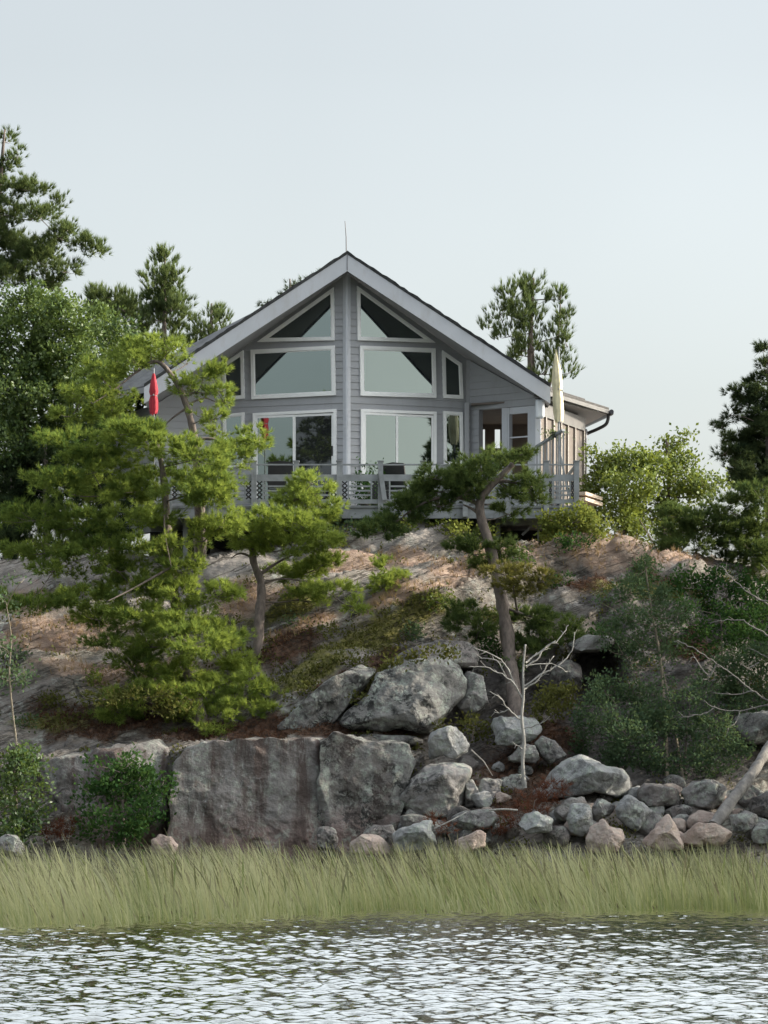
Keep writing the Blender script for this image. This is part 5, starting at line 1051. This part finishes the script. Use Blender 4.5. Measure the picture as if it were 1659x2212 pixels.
tree('heath_shrub', 'low brown green shrub under the pine at the cliff lip', 'shrub', 70.4, [(330, 1540), (330, 1520)],
     [(300,1502,90,12),(230,1508,60,10),(380,1530,60,14)], 'cover', 186, 400, .12, r0=.015, r1=.01, tbase=.5, **LS)

# two broad trees on the shore just past the right edge, which shade the boulders
for lb, px_, Y_, sd_ in (('shady oak on the shore just past the right edge of the view', 1985, 68.0, 190), ('shady oak a little up the slope past the right edge of the view', 2010, 71.5, 191)):
    tree('oak_tree', lb, 'oak tree', Y_, [(px_, 1730), (px_, 1400), (px_ + 5, 1100)], [(px_, 1010, 120, 70), (px_ - 20, 1130, 170, 90), (px_ + 20, 1270, 190, 90), (px_ - 20, 1400, 190, 90), (px_, 1540, 190, 90), (px_, 1640, 170, 70)], 'oak', sd_, 330, .26, r0=.2, r1=.06, tbase=.4, **LF)
rg = random.Random(31)
for k, (px, py) in enumerate([(640, 1345), (700, 1365), (945, 1300), (690, 1440), (745, 1425), (905, 1372), (660, 1495), (60, 1300), (20, 1420), (110, 1520), (210, 1470), (60, 1560), (1130, 1200), (1200, 1250), (1360, 1260), (1420, 1300), (1330, 1345), (1390, 1225), (1290, 1375), (1480, 1400), (1240, 1170), (780, 1140), (720, 1150), (1590, 1500), (1650, 1480), (1100, 1440), (1050, 1400)]):
    w_ = rg.uniform(24, 44); h_ = rg.uniform(8, 15); Yk = surf(px, py) - .05
    tree('heath_shrub', 'low heath shrub rooted in a crack of the rock slope', 'shrub', Yk, [(px, py + h_ * 1.2, Yk + .3), (px + rg.uniform(-6, 6), py)], [(px + rg.uniform(-w_, w_) * .7, py + rg.uniform(-h_, h_) * .6, w_ * rg.uniform(.5, .9), h_ * rg.uniform(.7, 1.1), 0, rg.uniform(-.2, .2)) for q in range(3)],
         rg.choice(['cover', 'cover', 'olive', 'aspen']) if px < 1050 else rg.choice(['cover', 'aspen', 'maple', 'oak']), 500 + k, 380, .12, r0=.014, r1=.006, tbase=.4, group='low heath shrubs on the rock slope', **LX)
tree('tall_pine', 'tall dark pine just past the right edge, mirrored in the cottage doors', 'pine tree', 72.3, [(1850, 1560), (1850, 1200), (1850, 580)],
     [(1850, 590 + 50 * k, 30 + 11 * k, 36) for k in range(12)], 'pine_dark', 194, 330, .22, 14, .13, .014, r0=.16, r1=.03)
tree('oak_tree', 'leafy oak beside the hilltop boughs past the right edge', 'oak tree', 75.2, [(1900, 1400), (1900, 1200), (1900, 1000)], [(1900, 1000, 110, 50), (1880, 1080, 150, 70), (1910, 1180, 150, 70), (1890, 1280, 140, 60)], 'oak', 195, 330, .26, r0=.14, r1=.05, tbase=.4, **LF)
# dead wood
def dead(name, label, cat, trunk, branches, Y, r0, r1, m_='deadwood', sd_=1, twig=True):
    t = thing(name, label, cat, tuple(P(*trunk[0][:2], trunk[0][2] if len(trunk[0]) > 2 else Y))); rr = np.random.default_rng(sd_)
    path = smooth_path([P(q[0], q[1], q[2] if len(q) > 2 else Y) for q in trunk], 8); rad = np.linspace(r0, r1, len(path)) * (1 + rr.normal(0, .05, len(path)))
    mb = MB(); mb.tube(path, list(rad), 10); mb.build('trunk', M[m_], t, smooth=True)
    for k, br in enumerate(branches):
        mb = MB(); dy = rr.uniform(-.3, .3); pts = [P(q[0], q[1], Y + (dy * i / max(1, len(br) - 1))) for i, q in enumerate(br)]; pp = smooth_path(pts, 5)
        pp = [p + rr.normal(0, .008, 3) for p in pp]
        ra = .018 if len(br) > 3 else .013; mb.tube(pp, list(np.linspace(ra, .007, len(pp))), 6)
        if twig:
            for j in range(3, len(pp) - 1, 3):
                d = pp[j] - pp[j - 1]; d /= np.linalg.norm(d) + 1e-9; e = d + rr.normal(0, .7, 3); e /= np.linalg.norm(e); mb.tube([pp[j], pp[j] + e * rr.uniform(.06, .2)], [.006, .003], 4, False)
        mb.build('branch', M[m_], t, smooth=True)
    return t
dead('dead_birch', 'bare white dead birch standing among the boulders', 'dead tree', [(1134, 1702), (1129, 1650), (1132, 1600), (1127, 1552), (1131, 1500), (1130, 1450), (1135, 1392)],
     [[(1128, 1506), (1110, 1478), (1090, 1460), (1050, 1442), (1012, 1441)], [(1112, 1480), (1094, 1440), (1070, 1418), (1022, 1400)], [(1096, 1464), (1072, 1428), (1035, 1421)], [(1129, 1560), (1098, 1532), (1080, 1508), (1056, 1494)], [(1098, 1532), (1082, 1540), (1066, 1538)],
      [(1132, 1482), (1168, 1458), (1194, 1444), (1215, 1430), (1236, 1404), (1240, 1366)], [(1133, 1488), (1160, 1470), (1180, 1440), (1195, 1418)], [(1136, 1432), (1172, 1404), (1206, 1382), (1228, 1350)], [(1134, 1440), (1160, 1424), (1178, 1398), (1200, 1384)], [(1134, 1438), (1190, 1434), (1226, 1452)], [(1130, 1620), (1106, 1602)], [(1131, 1572), (1160, 1566), (1184, 1552)]], 68.9, .041, .018, sd_=4)
dead('dead_tree', 'bare grey dead branches reaching in from the right edge', 'dead tree', [(1735, 1790, 69.2), (1715, 1640, 69.4), (1700, 1510), (1695, 1380), (1690, 1250)],
     [[(1700, 1540), (1659, 1513), (1625, 1492), (1584, 1458), (1547, 1434), (1503, 1404), (1469, 1385), (1457, 1387)], [(1700, 1516), (1640, 1526), (1598, 1536), (1544, 1528), (1520, 1513)], [(1544, 1528), (1513, 1543), (1472, 1550)], [(1695, 1330), (1659, 1305), (1618, 1281), (1584, 1251), (1559, 1223)], [(1696, 1400), (1656, 1370), (1625, 1353), (1605, 1341), (1571, 1339), (1533, 1346)], [(1660, 1300), (1630, 1290), (1615, 1270)], [(1692, 1436), (1659, 1421), (1625, 1402)], [(1547, 1434), (1530, 1460), (1500, 1420), (1488, 1432)], [(1598, 1536), (1590, 1560), (1570, 1575)], [(1625, 1492), (1590, 1500), (1540, 1496)], [(1690, 1270), (1665, 1240), (1645, 1220)], [(1640, 1430), (1620, 1442), (1600, 1436)]], 69.6, .06, .025, 'log', sd_=9)
pth = smooth_path([P(1542, 1785, 67.5), P(1580, 1730, 68.0), P(1622, 1676, 68.6), P(1664, 1610, 69.3), P(1700, 1560, 69.8)], 10); rr = np.random.default_rng(6)
mb = MB(); mb.tube(pth, list(np.linspace(.12, .095, len(pth)) * (1 + rr.normal(0, .06, len(pth)))), 14)
o = mb.build('fallen_log', M['log'], None, smooth=True, origin=tuple(P(1542, 1785, 67.5))); tag(o, 'thick weathered log leaning up from the boulders at the right edge', 'log')
o = MB().tube([P(938, 1790, 67.0), P(975, 1772, 67.0), P(1012, 1752, 67.2)], [.014, .012, .006], 6).build('driftwood_stick', M['deadwood'], None, origin=tuple(P(938, 1790, 67.0))); tag(o, 'thin bleached stick lying on the flat slab', 'stick')
o = MB().tube(smooth_path([P(1056, 1750, 67.4), P(1090, 1748, 67.4), P(1118, 1750, 67.5)], 5), .018, 6).build('driftwood_stick', M['deadwood'], None, origin=tuple(P(1056, 1750, 67.4))); tag(o, 'pale level stick wedged below the dead birch', 'stick')
o = MB().tube([P(1018, 1620, 69.0), P(1045, 1645, 69.0), P(1064, 1676, 69.0)], [.016, .014, .008], 6).build('driftwood_stick', M['log'], None, origin=tuple(P(1064, 1676, 69.0))); tag(o, 'grey branch slanting down right of the perched block', 'stick')
def brush(label, pads, Y, sd_):
    t = thing('dead_brush', label, 'brush', tuple(P(pads[0][0], pads[0][1] + pads[0][3], Y))); pts, dirs, tint, CC = clump_points(pads, Y, sd_, 300, .15, .7, .8)
    foliage('twigs', M['russet'], t, pts, dirs, tint, 9, .15, .011, .8, sd_)
    mb = MB(); r = random.Random(sd_)
    for c, R, cc in CC:
        for k in range(3): e = cc[r.randrange(len(cc))]; mb.tube([c - (0, 0, R[2]), (c + e) / 2, e], [.012, .008, .004], 4, False)
    mb.build('branches', M['bark'], t)
brush('russet dead juniper sprawling over the boulders right of the dead birch', [(1180,1710,30,25),(1150,1735,45,26),(1120,1772,46,20),(1210,1700,18,22),(1070,1790,40,14),(1200,1790,16,24)], 67.6, 201)
brush('small russet tuft of dead brush on the shore slab', [(945,1776,24,20),(960,1790,20,10)], 67.0, 202)
brush('reddish dry twigs below the left cliff beside the maple bush', [(140,1790,40,22,0,-.3),(115,1800,25,18,0,-.3)], 67.9, 203)

# ------------------------------------------------------------------ ground cover on the slope, one mass
r_ = np.random.default_rng(12)
def scatter(mask, thr, n_, zone=None):
    m_ = (mask > thr) & (PXx > -60) & (PXx < 1720) & (TG[..., 1] < 80)
    if zone is not None: m_ &= zone
    idx = np.argwhere(m_); pick = idx[r_.integers(0, len(idx), n_)]
    return TG[pick[:, 0], pick[:, 1]] + r_.normal(0, .04, (n_, 3)) * (1, 1, .3), nrm[pick[:, 0], pick[:, 1]]
p_, d_ = scatter(moss + .8 * (fbm(TG * 2.2, 3, 41) - .1), .42, 9000); tn = np.clip(.45 + .35 * vnoise(p_ * 1.2, 3), 0, 1)
o = foliage('ground_cover', M['cover'], None, p_, d_ + (0, 0, .3), tn, 2, .07, .04, .8, 300, 'leaf'); tag(o, 'low olive heath and moss carpeting the rock slope', 'ground cover', kind='stuff')
p_, d_ = scatter(litter, .4, 4500); tn = np.clip(.4 + .4 * vnoise(p_ * 1.3, 5), 0, 1)
o = foliage('leaf_litter', M['litter'], None, p_ + d_ * .01, d_ * .5 + r_.normal(0, .6, p_.shape) * (1, 1, .2), tn, 4, .10, .012, .5, 301); tag(o, 'brown fallen pine needles and twigs on the ledges', 'litter', kind='stuff')
p_, d_ = scatter(warm, .5, 1500, zone=(PYy < 1500)); tn = np.clip(.45 + .35 * vnoise(p_ * 1.6, 7), 0, 1)
o = foliage('dry_grass', M['straw'], None, p_, np.tile((-.1, 0, 1.0), (len(p_), 1)), tn, 6, .13, .009, .35, 302); tag(o, 'tawny dry grass in the cracks of the sunny rock', 'grass', kind='stuff')

# ------------------------------------------------------------------ reeds, one mass
NB = 32000; xr = r_.uniform(-9.5, 9.5, NB)
def reed_front(X_): # nearest edge of the bed: it bellies out towards the left
    px = X_ / 60 * F + CX; return np.interp(px, [-400, 0, 300, 560, 800, 1659, 2100], [50.5, 52.0, 53.5, 57.5, 60.2, 60.6, 59.5])
u = r_.random(NB); front = reed_front(xr) + 1.3 * vnoise(np.stack([xr * 1.1, xr * 0, xr * 0], -1), 8) + .9 * vnoise(np.stack([xr * 4.3, xr * 0, xr * 0], -1), 9) + r_.exponential(1.6, NB) - 1.9
yr = front + u * (67.2 - front)
clumpy = vnoise(np.stack([xr * .8, yr * .5, yr * 0], -1), 2) * .45 + vnoise(np.stack([xr * 2.6, yr * 1.2, yr * 0], -1), 3) * .4 + vnoise(np.stack([xr * 7.0, yr * 2.5, yr * 0], -1), 4) * .35
keep = r_.random(NB) < .62 + .9 * clumpy
ht = (.74 + .52 * clumpy) * r_.uniform(.5, 1.25, NB) * np.clip(.55 + (yr - front) / 2.6, .55, 1) * np.where(keep, 1, .35)
tall = r_.random(NB) < .07; ht = np.where(tall, r_.uniform(.82, 1.16, NB), ht)
kind = np.where(tall, r_.uniform(.7, 1, NB), r_.random(NB)); lean = -(.26 + .16 * r_.standard_normal(NB)) - .16 * vnoise(np.stack([xr * .35, yr * .3, yr * 0], -1), 6)
az = r_.normal(0, .12, NB); wd = np.where(kind > .86, .012, .0125) * r_.uniform(.5, 1.5, NB)
base = np.stack([xr, yr, np.full(NB, -.05)], -1); lv = [0, .35, .7, 1.0]; rows = []
for t in lv:
    bend = lean * t ** 1.7 * ht + np.where(kind < .08, -.35 * np.clip(t - .6, 0, 1), 0)
    c = base + np.stack([bend, az * t * ht, ht * (t - np.where(kind < .08, .18 * max(0, t - .7) / .3, 0)) * 1.0], -1)
    wt = wd * (1 - .75 * t) if t < 1 else wd * .12
    wt = np.where((kind > .86) & (t >= .7), wd * (2.2 if t < 1 else .5), wt)
    rows += [c - np.stack([wt / 2, wt * 0, wt * 0], -1), c + np.stack([wt / 2, wt * 0, wt * 0], -1)]
V = np.stack(rows, 1); k0 = np.arange(NB)[:, None] * 8
q = np.concatenate([k0 + np.array(a) for a in ((0, 1, 3, 2), (2, 3, 5, 4), (4, 5, 7, 6))], 0)
patch = .5 * clumpy + .26 * vnoise(np.stack([xr * .6, yr * .4, yr * 0], -1), 15) + .10 * np.clip((-xr) / 7, -1, 1)
tb = np.clip(.37 + patch + r_.normal(0, .17, NB), 0, 1); tt = [np.clip(tb - .20, 0, 1), tb, np.clip(tb + .28, 0, 1), np.clip(tb + .5, 0, 1)]
hd = np.where(kind > .72, .8 * r_.random(NB), 0.0); head = np.stack([hd * 0, hd * 0, hd * .15, hd * .15, hd, hd, hd, hd], 1)
dk_ = (kind > .97); tt[2] = np.where(dk_, 0.0, tt[2]); tt[3] = np.where(dk_, 0.0, tt[3])
tint = np.stack([tt[0], tt[0], tt[1], tt[1], tt[2], tt[2], tt[3], tt[3]], 1)
o = mesh_np('reeds', V.reshape(-1, 3), quads=q, mat=M['reed'], attrs={'tint': tint.ravel(), 'head': head.ravel()}); tag(o, 'band of tall green and straw reeds leaning left along the shore', 'reeds', kind='stuff')
